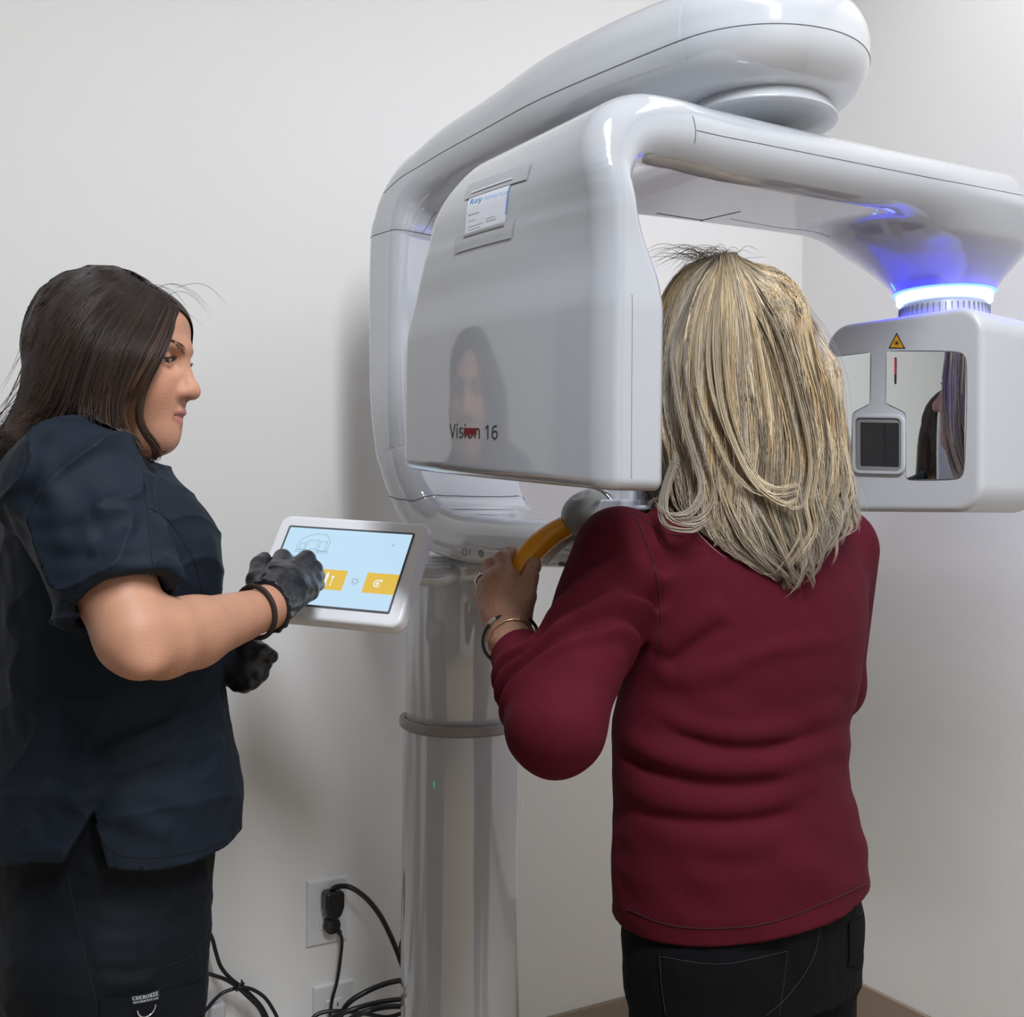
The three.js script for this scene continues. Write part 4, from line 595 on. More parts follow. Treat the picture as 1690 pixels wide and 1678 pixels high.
// ---------------------------------------------------------------- the patient, seen from behind
{
  const yaw = -0.50, R = rng(11);                                   // faces away and to the left
  const T = thing('person', 'woman with shoulder-length blond and grey hair in a burgundy sweater gripping the orange handle', 'person', [0.33, 0, -1.52]);
  const st = [[0.02, 0.32, -1.52, 0.15, 0.12], [0.62, 0.325, -1.515, 0.186, 0.142], [0.70, 0.324, -1.51, 0.190, 0.142], [0.78, 0.320, -1.505, 0.188, 0.136], [0.866, 0.308, -1.50, 0.176, 0.125], [0.949, 0.306, -1.50, 0.178, 0.122], [1.03, 0.32, -1.505, 0.180, 0.126], [1.116, 0.326, -1.51, 0.186, 0.124], [1.18, 0.324, -1.515, 0.188, 0.112], [1.225, 0.318, -1.52, 0.165, 0.092], [1.26, 0.312, -1.522, 0.115, 0.07], [1.30, 0.31, -1.525, 0.07, 0.06]];
  const torso = torsoField(st, yaw, 0.62, 1.27, 2.25);
  const sh = atA(1024, 914, 1.425), el = atA(916, 1200, 1.305), wr = atA(838, 1046, 1.452), shR = atA(1374, 908, 1.60), elR = atA(1366, 1130, 1.70), wrR = [0.35, 1.14, -1.80];
  const neck0 = atA(1228, 850, 1.535), neck1 = atA(1222, 700, 1.56);
  const armL = [cap(sh, el, 0.059, 0.050), cap(el, wr, 0.049, 0.029)], armR = [cap(shR, elR, 0.062, 0.048), cap(elR, wrR, 0.046, 0.03)];
  // left hand around the handle: back of the hand to the camera, thumb on the right
  const F = { index: [[836, 950, 1.452], [829, 923, 1.474], [842, 914, 1.500], [856, 922, 1.516]], middle: [[817, 956, 1.460], [809, 934, 1.484], [822, 926, 1.512], [838, 934, 1.524]], ring: [[804, 968, 1.470], [797, 953, 1.494], [810, 945, 1.522], [826, 952, 1.530]], pinky: [[798, 986, 1.482], [794, 974, 1.502], [804, 966, 1.524], [818, 970, 1.532]] };
  const fr = { index: [.0125, .0112, .0100, .0085], middle: [.0125, .0112, .0100, .0085], ring: [.0118, .0105, .0095, .008], pinky: [.0108, .0095, .0085, .0072] };
  const fingers = []; const palm = [];
  for (const k in F) { const p = F[k].map(q => atA(...q)); fingers.push(union(chain(p, fr[k]), 0.003)); palm.push(cap(wr, p[0], 0.024, fr[k][0] * 1.12)); }
  palm.push(cap(atA(836, 1000, 1.455), atA(826, 965, 1.462), 0.024, 0.017));
  const thumb = union(chain([[858, 1024, 1.448], [868, 986, 1.446], [874, 954, 1.456], [882, 930, 1.470]].map(q => atA(...q)), [.0155, .0135, .0118, .0092]), 0.004);
  const palmF = union(palm, 0.016), hand = (x, y, z) => { let d = smin(palmF(x, y, z), thumb(x, y, z), 0.010); for (const f of fingers) d = smin(d, f(x, y, z), 0.0035); return d < 0.02 ? d - 0.0007 * noise(x * 160, y * 90, z * 160) - 0.0005 * noise(x * 330, y * 200, z * 330) : d; };
  const handBox = atA(838, 985, 1.48);
  const ax = headAxes(yaw + Math.PI + 0.0, 0.05, 0.0); // yaw about y so that +z looks along the facing direction
  const hx = headAxes(Math.PI - yaw, 0.06, 0.0), hc = atA(1214, 578, 1.535), head = placed(headField({ ears: false }), hc, hx.X, hx.Y, hx.Z, 0.98);
  const armSkin = [cap(sh, el, 0.052, 0.042), cap(el, wr, 0.042, 0.0255), cap(shR, elR, 0.052, 0.042), cap(elR, wrR, 0.042, 0.025)];
  const handR = [cap(wrR, [0.345, 1.16, -1.865], 0.024, 0.028), cap([0.36, 1.17, -1.86], [0.385, 1.20, -1.87], 0.012, 0.009), ...[0, 1, 2, 3].map(i => cap([0.33 + i * 0.006, 1.185 - i * 0.018, -1.885], [0.355, 1.19 - i * 0.018, -1.91], 0.0105, 0.009))];
  const legs = [cap([0.25, 0.70, -1.47], [0.25, 0.40, -1.46], 0.085, 0.06), cap([0.25, 0.40, -1.46], [0.245, 0.06, -1.47], 0.058, 0.042), cap([0.39, 0.70, -1.55], [0.40, 0.40, -1.54], 0.085, 0.06), cap([0.40, 0.40, -1.54], [0.40, 0.06, -1.55], 0.058, 0.042)];
  const bodyU = union([...armSkin, cap(neck0, neck1, 0.058, 0.052), ...handR, ...legs], 0.03);
  const body = (x, y, z) => { let d = smin(torso(x, y, z) + 0.014, bodyU(x, y, z), 0.03); const e = head(x, y, z); d = smin(d, e, 0.02);
    if (Math.abs(x - handBox[0]) < 0.12 && Math.abs(y - handBox[1]) < 0.14 && Math.abs(z - handBox[2]) < 0.14) d = smin(d, hand(x, y, z), 0.008); return d; };
  const skinC = (x, y, z) => { const n = 0.5 + 0.5 * noise(x * 60, y * 60, z * 60), m = 0.5 + 0.5 * noise(x * 260, y * 260, z * 260), k = 0.82 + 0.18 * n + 0.14 * (m - 0.5); return [0.42 * k, (0.215 + 0.02 * n) * k, (0.145 + 0.015 * n) * k]; };
  const handNets = [atA(838, 985, 1.48).map(v => v - 0.13), atA(838, 985, 1.48).map(v => v + 0.13)];
    // finer hand laid over the same field: merged into the body's geometry
  const wristDir = V(...wr).sub(V(...el)).normalize(), cutP = V(...wr).addScaledVector(wristDir, -0.045);
  const isHand = (x, y, z) => (x - cutP.x) * wristDir.x + (y - cutP.y) * wristDir.y + (z - cutP.z) * wristDir.z > 0 && Math.hypot(x - handBox[0], y - handBox[1], z - handBox[2]) < 0.13;
  const bodyMesh = part('body', merge([field(body, [-0.10, 0.04, -1.97], [0.58, 1.64, -1.22], 0.007, { color: skinC, slack: 1.7, keep: (x, y, z) => !isHand(x, y, z) }), field(body, handNets[0], handNets[1], 0.0024, { color: skinC, keep: isHand })]), skinMat, T);
  faceParts(T, hc, hx, 0.98, V(0, 0, 1), rgb(0.10, 0.07, 0.05));
  // --- sweater
  const fold = ridgesOn(torso, [
    [[[1016, 1200], [1060, 1232], [1130, 1258], [1210, 1268], [1300, 1256], [1400, 1202]], 0.014, 0.013], [[[1022, 1232], [1080, 1268], [1200, 1292], [1310, 1278], [1400, 1230]], 0.012, -0.008],
    [[[1060, 1160], [1160, 1202], [1260, 1208], [1396, 1152]], 0.012, 0.009], [[[1070, 1182], [1160, 1226], [1260, 1232], [1396, 1180]], 0.010, -0.006],
    [[[1022, 1290], [1110, 1322], [1220, 1330], [1330, 1305], [1402, 1266]], 0.014, 0.011], [[[1026, 1320], [1110, 1348], [1220, 1354], [1330, 1330]], 0.013, -0.006],
    [[[1100, 1112], [1180, 1102], [1290, 1066], [1400, 1055]], 0.011, 0.006], [[[1080, 1080], [1130, 1040], [1200, 985]], 0.015, 0.009], [[[1090, 1108], [1140, 1068], [1210, 1020]], 0.012, -0.005],
    [[[1075, 1106], [1140, 1122], [1230, 1096]], 0.013, 0.007], [[[1060, 1372], [1180, 1392], [1320, 1368], [1414, 1338]], 0.017, 0.006], [[[1110, 1440], [1240, 1450], [1400, 1410]], 0.02, 0.004], [[[1020, 1350], [1014, 1420], [1024, 1490]], 0.012, 0.006], [[[1436, 960], [1424, 1030], [1428, 1080]], 0.012, 0.005],
  ]);
  const fa = V(...wr).sub(V(...el)), fl = fa.length(); fa.normalize();
  const cuffCut = fl - 0.040, armF = (x, y, z) => { const s = (x - el[0]) * fa.x + (y - el[1]) * fa.y + (z - el[2]) * fa.z; return smin(armL[0](x, y, z), smax(armL[1](x, y, z), s - cuffCut, 0.004), 0.03); }, armRF = union(armR, 0.03);
  const hemAt = (x, z) => 0.714 + 0.095 * (x - 0.28) - 0.03 * (z + 1.5) ;
  const collar = cap(neck0, neck1, 0.066, 0.06);
  const shirt = (x, y, z) => {
    let t = torso(x, y, z);
    if (t < 0.06 && t > -0.06) { t -= fold(x, y, z); t -= 0.0035 * noise(x * 9, y * 26, z * 9) * sstep(1.12, 0.95, y) + 0.002 * noise(x * 20 + y * 14, y * 16, z * 20); }
    let a = armF(x, y, z);
    if (a < 0.04 && a > -0.05) { const s = (x - el[0]) * fa.x + (y - el[1]) * fa.y + (z - el[2]) * fa.z, w = sstep(0.02, 0.06, s) * sstep(fl - 0.05, fl - 0.09, s);
      a -= w * (0.0058 * Math.sin(s * 190 + 3.0 * noise(x * 14, y * 14, z * 14)) + 0.002) + 0.0018 * noise(x * 22, y * 22, z * 22);
    }
    let d = smin(smin(t, a, 0.028), armRF(x, y, z), 0.03) - 0.004;
    d = smax(d, -collar(x, y, z), 0.004);
    return smax(d, hemAt(x, z) - y, 0.004);
  };
  const knit = dataTex(256, 256, (u, v) => 0.5 + 0.38 * Math.cos(u * Math.PI * 2 * 16) + 0.12 * Math.cos(v * Math.PI * 2 * 32) + 0.1 * tnoise(u, v, 80), { repeat: [34, 34] });
  const sweaterMat = new THREE.MeshPhysicalMaterial({ color: rgb(0.078, 0.0055, 0.0135), roughness: 0.85, bumpMap: knit, bumpScale: 0.00014, sheen: 0.1, sheenColor: rgb(0.5, 0.12, 0.22), sheenRoughness: 0.6, specularIntensity: 0.25 });
  const sweater = part('sweater', field(shirt, [-0.10, 0.62, -1.92], [0.58, 1.32, -1.20], 0.0045, { slack: 1.9, uv: (x, y, z) => [x * 0.9 - z * 0.45, y] }), sweaterMat, T, 'burgundy ribbed sweater');
  const shirtSeam = (px, near) => part('seam', tube(spline(px, 36).map(([x, y]) => snap(shirt, hit(shirt, new THREE.Matrix4(), x, y, near), 0.0003)).filter(p => Math.hypot(p[0], p[2]) < 1.9), 0.0009, { sides: 6, seg: 90 }), new THREE.MeshStandardMaterial({ color: rgb(0.03, 0.003, 0.008), roughness: 0.9 }), sweater);
  shirtSeam([[1046, 846], [1060, 880], [1078, 930], [1088, 985], [1090, 1030], [1082, 1070]], 1.1);
  shirtSeam([[1036, 1500], [1100, 1525], [1180, 1532], [1270, 1522], [1360, 1490], [1430, 1458]], 1.1);
  shirtSeam([[1024, 850], [1046, 846], [1075, 868], [1100, 880], [1130, 885]], 1.1);
  // --- trousers with back pockets
  const hipL = [0.262, 0.64, -1.475], hipR = [0.385, 0.64, -1.55];
  const pants = union([torsoField(st.map(s => [s[0], s[1], s[2], s[3] - 0.012, s[4] - 0.008]), yaw, 0.60, 0.80, 2.3), cap([0.262, 0.66, -1.455], [0.25, 0.40, -1.46], 0.105, 0.082), cap([0.25, 0.40, -1.46], [0.245, 0.08, -1.47], 0.082, 0.062), cap([0.388, 0.66, -1.545], [0.40, 0.40, -1.54], 0.105, 0.082), cap([0.40, 0.40, -1.54], [0.40, 0.08, -1.55], 0.082, 0.062)], 0.022);
  const jeans = (x, y, z) => { const d = pants(x, y, z); return (Math.abs(d) < 0.05 ? d - 0.0025 * noise(x * 18, y * 26, z * 18) - 0.0012 * noise(x * 55, y * 55, z * 55) : d); };
  const denim = new THREE.MeshPhysicalMaterial({ specularIntensity: 0.25, color: rgb(0.0045, 0.005, 0.0062), roughness: 0.85, bumpMap: clothBump(60, 3), bumpScale: 0.0006 }); denim.bumpMap.repeat.set(6, 6);
  const tr = part('trousers', field(jeans, [0.06, 0.04, -1.78], [0.58, 0.84, -1.26], 0.006, { slack: 1.7 }), denim, T, 'black jeans with back pockets');
  const I4 = new THREE.Matrix4(), jp = (q, n = 10, l = 0.0022) => part('back_pocket', patchPx(jeans, I4, q, n, n, l, 1.1), denim, tr), js = px => part('pocket_stitching', tube(spline(px, 24).map(([x, y]) => { const p = hit(jeans, I4, x, y, 1.1); return snap(jeans, p, 0.0024); }), 0.0005, { sides: 5, seg: 70 }), new THREE.MeshStandardMaterial({ color: rgb(0.022, 0.023, 0.026), roughness: 0.9 }), tr);
  jp([[1088, 1572], [1300, 1562], [1100, 1676], [1285, 1676]]); jp([[1400, 1520], [1424, 1508], [1398, 1592], [1420, 1596]], 6);
  js([[1090, 1578], [1190, 1590], [1298, 1568]]); js([[1298, 1570], [1290, 1630], [1284, 1674]]); js([[1090, 1578], [1094, 1630], [1100, 1674]]); js([[1352, 1520], [1340, 1580], [1300, 1640], [1262, 1674]]);
  const shoeMat = M.black; for (const [x, z] of [[0.245, -1.50], [0.40, -1.585]]) part('shoe', field(union([ell([0, 0.045, -0.06], [0.045, 0.045, 0.09]), ell([0, 0.04, 0.05], [0.04, 0.045, 0.06])], 0.03), [-0.08, 0.0, -0.18], [0.08, 0.12, 0.14], 0.007).applyMatrix4(new THREE.Matrix4().makeRotationY(-yaw).setPosition(x, 0, z)), shoeMat, T);
  // --- thumb nail
  { const a = V(...atA(874, 954, 1.456)), b = V(...atA(882, 930, 1.470)), ax2 = b.clone().sub(a).normalize(), side = at(900, 940, 1.455).sub(at(876, 940, 1.462)).normalize(); side.addScaledVector(ax2, -side.dot(ax2)).normalize(); const c = a.clone().lerp(b, 0.75).addScaledVector(side, 0.0088);
    part('thumb_nail', new THREE.SphereGeometry(1, 20, 14).scale(0.0055, 0.0075, 0.0022).applyMatrix4(frameTo(c, side, ax2)), new THREE.MeshPhysicalMaterial({ color: rgb(0.42, 0.20, 0.16), roughness: 0.25 }), T); }
  // --- bracelets and ring
  const wf = frameTo(V(...wr).addScaledVector(wristDir, -0.010), wristDir.clone().multiplyScalar(1));
  const tilt = new THREE.Matrix4().makeRotationX(0.22).multiply(new THREE.Matrix4().makeRotationY(-0.14));
  const torus = (R_, r, mat, name, dz, a0, arc, label) => part(name, new THREE.TorusGeometry(R_, r, 12, 60, arc).rotateZ(a0).translate(0, 0, dz).applyMatrix4(wf.clone().multiply(tilt)), mat, T, label);
  torus(0.0372, 0.0022, M.rubber, 'bracelet', -0.002, 0, 6.2832, 'black cord bracelet');
  torus(0.0372, 0.0026, M.chrome, 'bracelet_clasp', -0.002, 2.55, 0.5, 'silver clasp of the bracelet'); torus(0.0372, 0.0026, M.chrome, 'bracelet_clasp', -0.002, 0.6, 0.3, 'silver clasp of the bracelet');
  torus(0.0325, 0.0010, new THREE.MeshStandardMaterial({ color: rgb(0.8, 0.62, 0.4), metalness: 1, roughness: 0.25 }), 'bracelet', -0.011, 0, 6.2832, 'thin gold bracelet');
  { const a = V(...atA(803, 966, 1.472)), b = V(...atA(797, 953, 1.494)), rf = frameTo(a.clone().lerp(b, 0.55), b.clone().sub(a)); const beads = [new THREE.TorusGeometry(0.0122, 0.0014, 8, 40)]; for (let k = 0; k < 18; k++) beads.push(new THREE.SphereGeometry(0.0019, 8, 6).translate(Math.cos(k / 18 * 6.283) * 0.0128, Math.sin(k / 18 * 6.283) * 0.0128, (k % 2 - 0.5) * 0.002)); part('ring', merge(beads.map(g => g.toNonIndexed())).applyMatrix4(rf), M.chrome, T, 'silver ring with small stones'); }
  // --- hair
  const cap0 = ell([0, 0.028, -0.022], [0.071, 0.085, 0.092]), under = (x, y, z) => cap0(x, y, z);
  const back = placed(under, hc, hx.X, hx.Y, hx.Z, 1.0), fallF = union([cap(atA(1235, 640, 1.50), atA(1245, 800, 1.49), 0.080, 0.070), cap(atA(1265, 800, 1.47), atA(1300, 900, 1.44), 0.07, 0.03), cap(atA(1180, 640, 1.52), atA(1190, 790, 1.49), 0.07, 0.05), cap(atA(1300, 640, 1.52), atA(1320, 800, 1.49), 0.07, 0.05)], 0.03);
  const faceCut = placed(ell([0, -0.04, 0.13], [0.055, 0.13, 0.10]), hc, hx.X, hx.Y, hx.Z, 1.0);
  const baseF = (x, y, z) => smax(smin(back(x, y, z), fallF(x, y, z), 0.03), -faceCut(x, y, z), 0.01) - 0.004 * noise(x * 60, y * 8, z * 60);
  const hairMat = new THREE.MeshPhysicalMaterial({ vertexColors: true, roughness: 0.42, specularIntensity: 0.6 });
  const baseGeo = field(baseF, [0.15, 1.10, -1.70], [0.50, 1.66, -1.34], 0.006, { slack: 1.8, color: (x, y, z) => { const n = 0.5 + 0.5 * noise(x * 70, y * 6, z * 70); return [0.065 + 0.06 * n, 0.048 + 0.045 * n, 0.034 + 0.03 * n]; } });  // under-layer darkened to put shade into the gaps between locks
  const G = [
    [[1188, 428, 1.52], [1125, 446, 1.52], [1086, 520, 1.515], [1078, 610, 1.50], [1082, 700, 1.485], [1098, 780, 1.475], [1120, 835, 1.45], [1098, 856, 1.43]],
    [[1191, 427, 1.48], [1135, 466, 1.46], [1104, 560, 1.44], [1102, 680, 1.43], [1124, 780, 1.42], [1140, 845, 1.41], [1182, 902, 1.395], [1205, 915, 1.39]],
    [[1195, 426, 1.465], [1160, 480, 1.435], [1143, 580, 1.415], [1138, 700, 1.405], [1148, 800, 1.40], [1166, 870, 1.39], [1215, 922, 1.385], [1240, 930, 1.385]],
    [[1198, 426, 1.455], [1190, 490, 1.425], [1186, 600, 1.405], [1190, 720, 1.395], [1186, 820, 1.39], [1204, 896, 1.38], [1258, 942, 1.38], [1275, 948, 1.38]],
    [[1201, 426, 1.455], [1222, 490, 1.42], [1236, 600, 1.40], [1246, 720, 1.39], [1238, 820, 1.385], [1256, 895, 1.375], [1292, 950, 1.375], [1308, 962, 1.375]],
    [[1204, 426, 1.46], [1252, 490, 1.425], [1282, 600, 1.405], [1298, 720, 1.395], [1292, 820, 1.39], [1314, 905, 1.38], [1318, 960, 1.38], [1305, 990, 1.38]],
    [[1207, 427, 1.47], [1278, 490, 1.445], [1322, 600, 1.435], [1342, 720, 1.42], [1340, 820, 1.41], [1348, 885, 1.40], [1330, 940, 1.385], [1300, 970, 1.385]],
    [[1209, 428, 1.50], [1298, 488, 1.48], [1352, 590, 1.47], [1374, 700, 1.455], [1376, 790, 1.445], [1382, 850, 1.43], [1360, 905, 1.41], [1330, 935, 1.40]],
    [[1210, 430, 1.53], [1306, 482, 1.525], [1366, 590, 1.52], [1386, 700, 1.51], [1390, 780, 1.50], [1402, 835, 1.475], [1396, 868, 1.455], [1370, 885, 1.44]],
    [[1208, 432, 1.56], [1300, 485, 1.58], [1352, 590, 1.59], [1370, 700, 1.585], [1375, 780, 1.57], [1388, 830, 1.53], [1392, 850, 1.50], [1385, 870, 1.48]],
    [[1204, 432, 1.58], [1280, 478, 1.62], [1322, 580, 1.64], [1338, 690, 1.64], [1345, 770, 1.62], [1356, 820, 1.60], [1362, 845, 1.58], [1356, 865, 1.56]],
    /*left front*/ [[1180, 430, 1.55], [1110, 470, 1.58], [1072, 560, 1.60], [1062, 680, 1.60], [1066, 760, 1.58], [1072, 815, 1.55], [1066, 840, 1.53], [1058, 855, 1.52]],
  ].map(g => spline([[lerp(1198, g[0][0], 0.5), g[0][1] + 13, g[0][2] + 0.012], [g[0][0], g[0][1] - 4, g[0][2]], ...g.slice(1)].map(p => atA(...p)), 22)); G.unshift(G.pop());
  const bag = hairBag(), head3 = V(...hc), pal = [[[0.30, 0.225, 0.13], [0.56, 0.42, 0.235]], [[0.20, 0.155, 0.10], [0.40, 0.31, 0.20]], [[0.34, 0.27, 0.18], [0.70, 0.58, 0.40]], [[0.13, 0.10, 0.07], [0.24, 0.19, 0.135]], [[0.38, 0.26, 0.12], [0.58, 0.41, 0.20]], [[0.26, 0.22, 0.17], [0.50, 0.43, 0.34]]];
  const pushB = p => { for (let it = 0; it < 2; it++) { const d = baseF(p[0], p[1], p[2]); if (d >= 0.0015) break; const g = gradient(baseF, p[0], p[1], p[2], 0.004), l = Math.hypot(...g) || 1, m = Math.min(0.03, 0.0015 - d + 0.001); for (let k = 0; k < 3; k++) p[k] += g[k] / l * m; } return p; };
  const push = p => { const d = shirt(p[0], p[1], p[2]); if (d < 0.004) { const g = gradient(shirt, p[0], p[1], p[2], 0.003), l = Math.hypot(...g) || 1; for (let k = 0; k < 3; k++) p[k] += g[k] / l * (0.004 - d + 0.002); } return p; };
  const CL = 540; for (let c = 0; c < CL; c++) {
    const u = (c + R()) / CL * (G.length - 1), layer = R() * R() * 1.3, tint = pal[[0, 0, 1, 1, 2, 2, 3, 3, 4, 5, 5][Math.floor(R() * 11)]], len = 0.80 + 0.20 * R() - layer * 0.10, amp = 0.005 + 0.013 * R(), ph = R() * 6.283, fq = 1.2 + 1.3 * R(), curl = (R() - 0.45) * 0.03;
    const lift = 1.0 - 0.10 * layer, root = [(R() - .5) * 0.026, (R() - .5) * 0.022, (R() - .5) * 0.03], ns = 17;
    for (let s = 0; s < ns; s++) {
      const uu = clamp(u + (R() - 0.5) * 0.12, 0, G.length - 1.001), i = Math.floor(uu), f = uu - i, a = G[i], b = G[i + 1], L2 = len * (0.90 + 0.1 * R()), pts = [], jx = (R() - .5) * 0.008, jy = (R() - .5) * 0.008, jz = (R() - .5) * 0.008, n = 17;
      for (let k = 0; k < n; k++) { const t = k / (n - 1) * L2, q = t * 22, m = Math.min(21, Math.floor(q)), h = q - m, p = [0, 1, 2].map(w => lerp(lerp(a[m][w], a[m + 1][w], h), lerp(b[m][w], b[m + 1][w], h), f));
        const rt = Math.max(0, 1 - t * 5), clumpIn = 1 - 0.6 * sstep(0.3, 0.9, t), wv = amp * sstep(0.15, 0.7, t) * Math.sin(t * 6.283 * fq + ph) + curl * sstep(0.75, 1, t) * sstep(0.6, 1, t);
        p[0] += root[0] * rt + jx * clumpIn + wv; p[1] += root[1] * rt * 0.4 + jy * 0.4; p[2] += root[2] * rt + jz * clumpIn + wv * 0.4;
        // layers lie deeper towards the head
        p[0] = lerp(hc[0], p[0], lift); p[2] = lerp(hc[2], p[2], lift); pts.push(p[1] < 1.31 ? push(p) : pushB(p)); }
      const k = 0.85 + 0.3 * R(); const ash = 0.12 + 0.30 * ((c * 7919 % 97) / 97); bag.add(pts, 0.00042 + 0.00026 * R(), tint[0].map(v => v * k * 0.62), tint[1].map(v => v * k), 3, [ash * 1.15 * k, ash * k, ash * 0.80 * k]);
    }
  }
  for (let c = 0; c < 150; c++) { // flyaway hairs at the crown and along the sides
    const w = R(), pts = []; let g;
    if (w < 0.5) { const a = atA(1150 + R() * 70, 424 + R() * 12, 1.47 + R() * 0.06), dir = R() < 0.85 ? -1 : 0.45, h = 0.004 + 0.018 * R(), l = 0.03 + 0.065 * R(), dp = R(); for (let k = 0; k <= 12; k++) { const t = k / 12; pts.push([a[0] + dir * l * t, a[1] + h * Math.sin(t * 2.6) - 0.03 * t * t * dp, a[2] + 0.02 * t + 0.004 * Math.sin(t * 8 + c)]); } }
    else { const side = R() < 0.35, gi = side ? 1 : [8, 9, 9, 2, 4, 6][Math.floor(R() * 6)], s0 = Math.floor(R() * 12) + 4, o = [(R() - 0.4) * 0.03, (R() - .5) * 0.01, R() * 0.025]; for (let k = 0; k <= 8; k++) { const p = G[gi][Math.min(22, s0 + k)], t = k / 8; pts.push(push([p[0] + o[0] * t + 0.006 * Math.sin(t * 5 + c), p[1] + o[1] * t, p[2] + o[2] * t + 0.004])); } }
    bag.add(pts, 0.00035, [0.25, 0.20, 0.15], [0.45, 0.38, 0.30]);
  }
  // pale locks that curl out at the ends
  for (const [lk, col] of [[[[1197, 427, 1.455], [1170, 520, 1.41], [1165, 620, 1.393], [1190, 700, 1.385], [1225, 770, 1.378], [1270, 808, 1.372], [1312, 802, 1.372]], 2], [[[1200, 427, 1.455], [1185, 540, 1.405], [1190, 640, 1.39], [1210, 720, 1.382], [1250, 800, 1.372], [1296, 835, 1.370], [1318, 828, 1.37]], 2], [[[1194, 427, 1.465], [1125, 560, 1.42], [1128, 660, 1.40], [1150, 740, 1.39], [1168, 810, 1.385], [1150, 850, 1.375], [1115, 856, 1.37], [1095, 838, 1.37]], 5], [[[1204, 427, 1.46], [1280, 540, 1.405], [1318, 660, 1.39], [1338, 760, 1.385], [1330, 830, 1.378], [1336, 880, 1.375], [1300, 935, 1.37]], 2], [[[1120, 760, 1.40], [1100, 830, 1.375], [1110, 866, 1.365], [1150, 874, 1.362], [1172, 862, 1.362]], 5]])
    for (let g = 0; g < 4; g++) { const go = [(R() - .5) * 0.030, (R() - .5) * 0.014, (R() - .5) * 0.006]; for (let s = 0; s < 9; s++) { const o = go.map(v => v + (R() - .5) * 0.005), sp = spline(lk.map(p => atA(...p)), 20).map(p => push(p.map((v, k) => v + o[k]))), k = 0.8 + 0.4 * R(); bag.add(sp, 0.0005, pal[col][0].map(v => v * k * 0.7), pal[col][1].map(v => v * k)); } }
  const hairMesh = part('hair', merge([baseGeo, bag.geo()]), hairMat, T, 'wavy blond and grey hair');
}
if (TIMING) console.log('T 06_patient', Date.now() % 1e6);
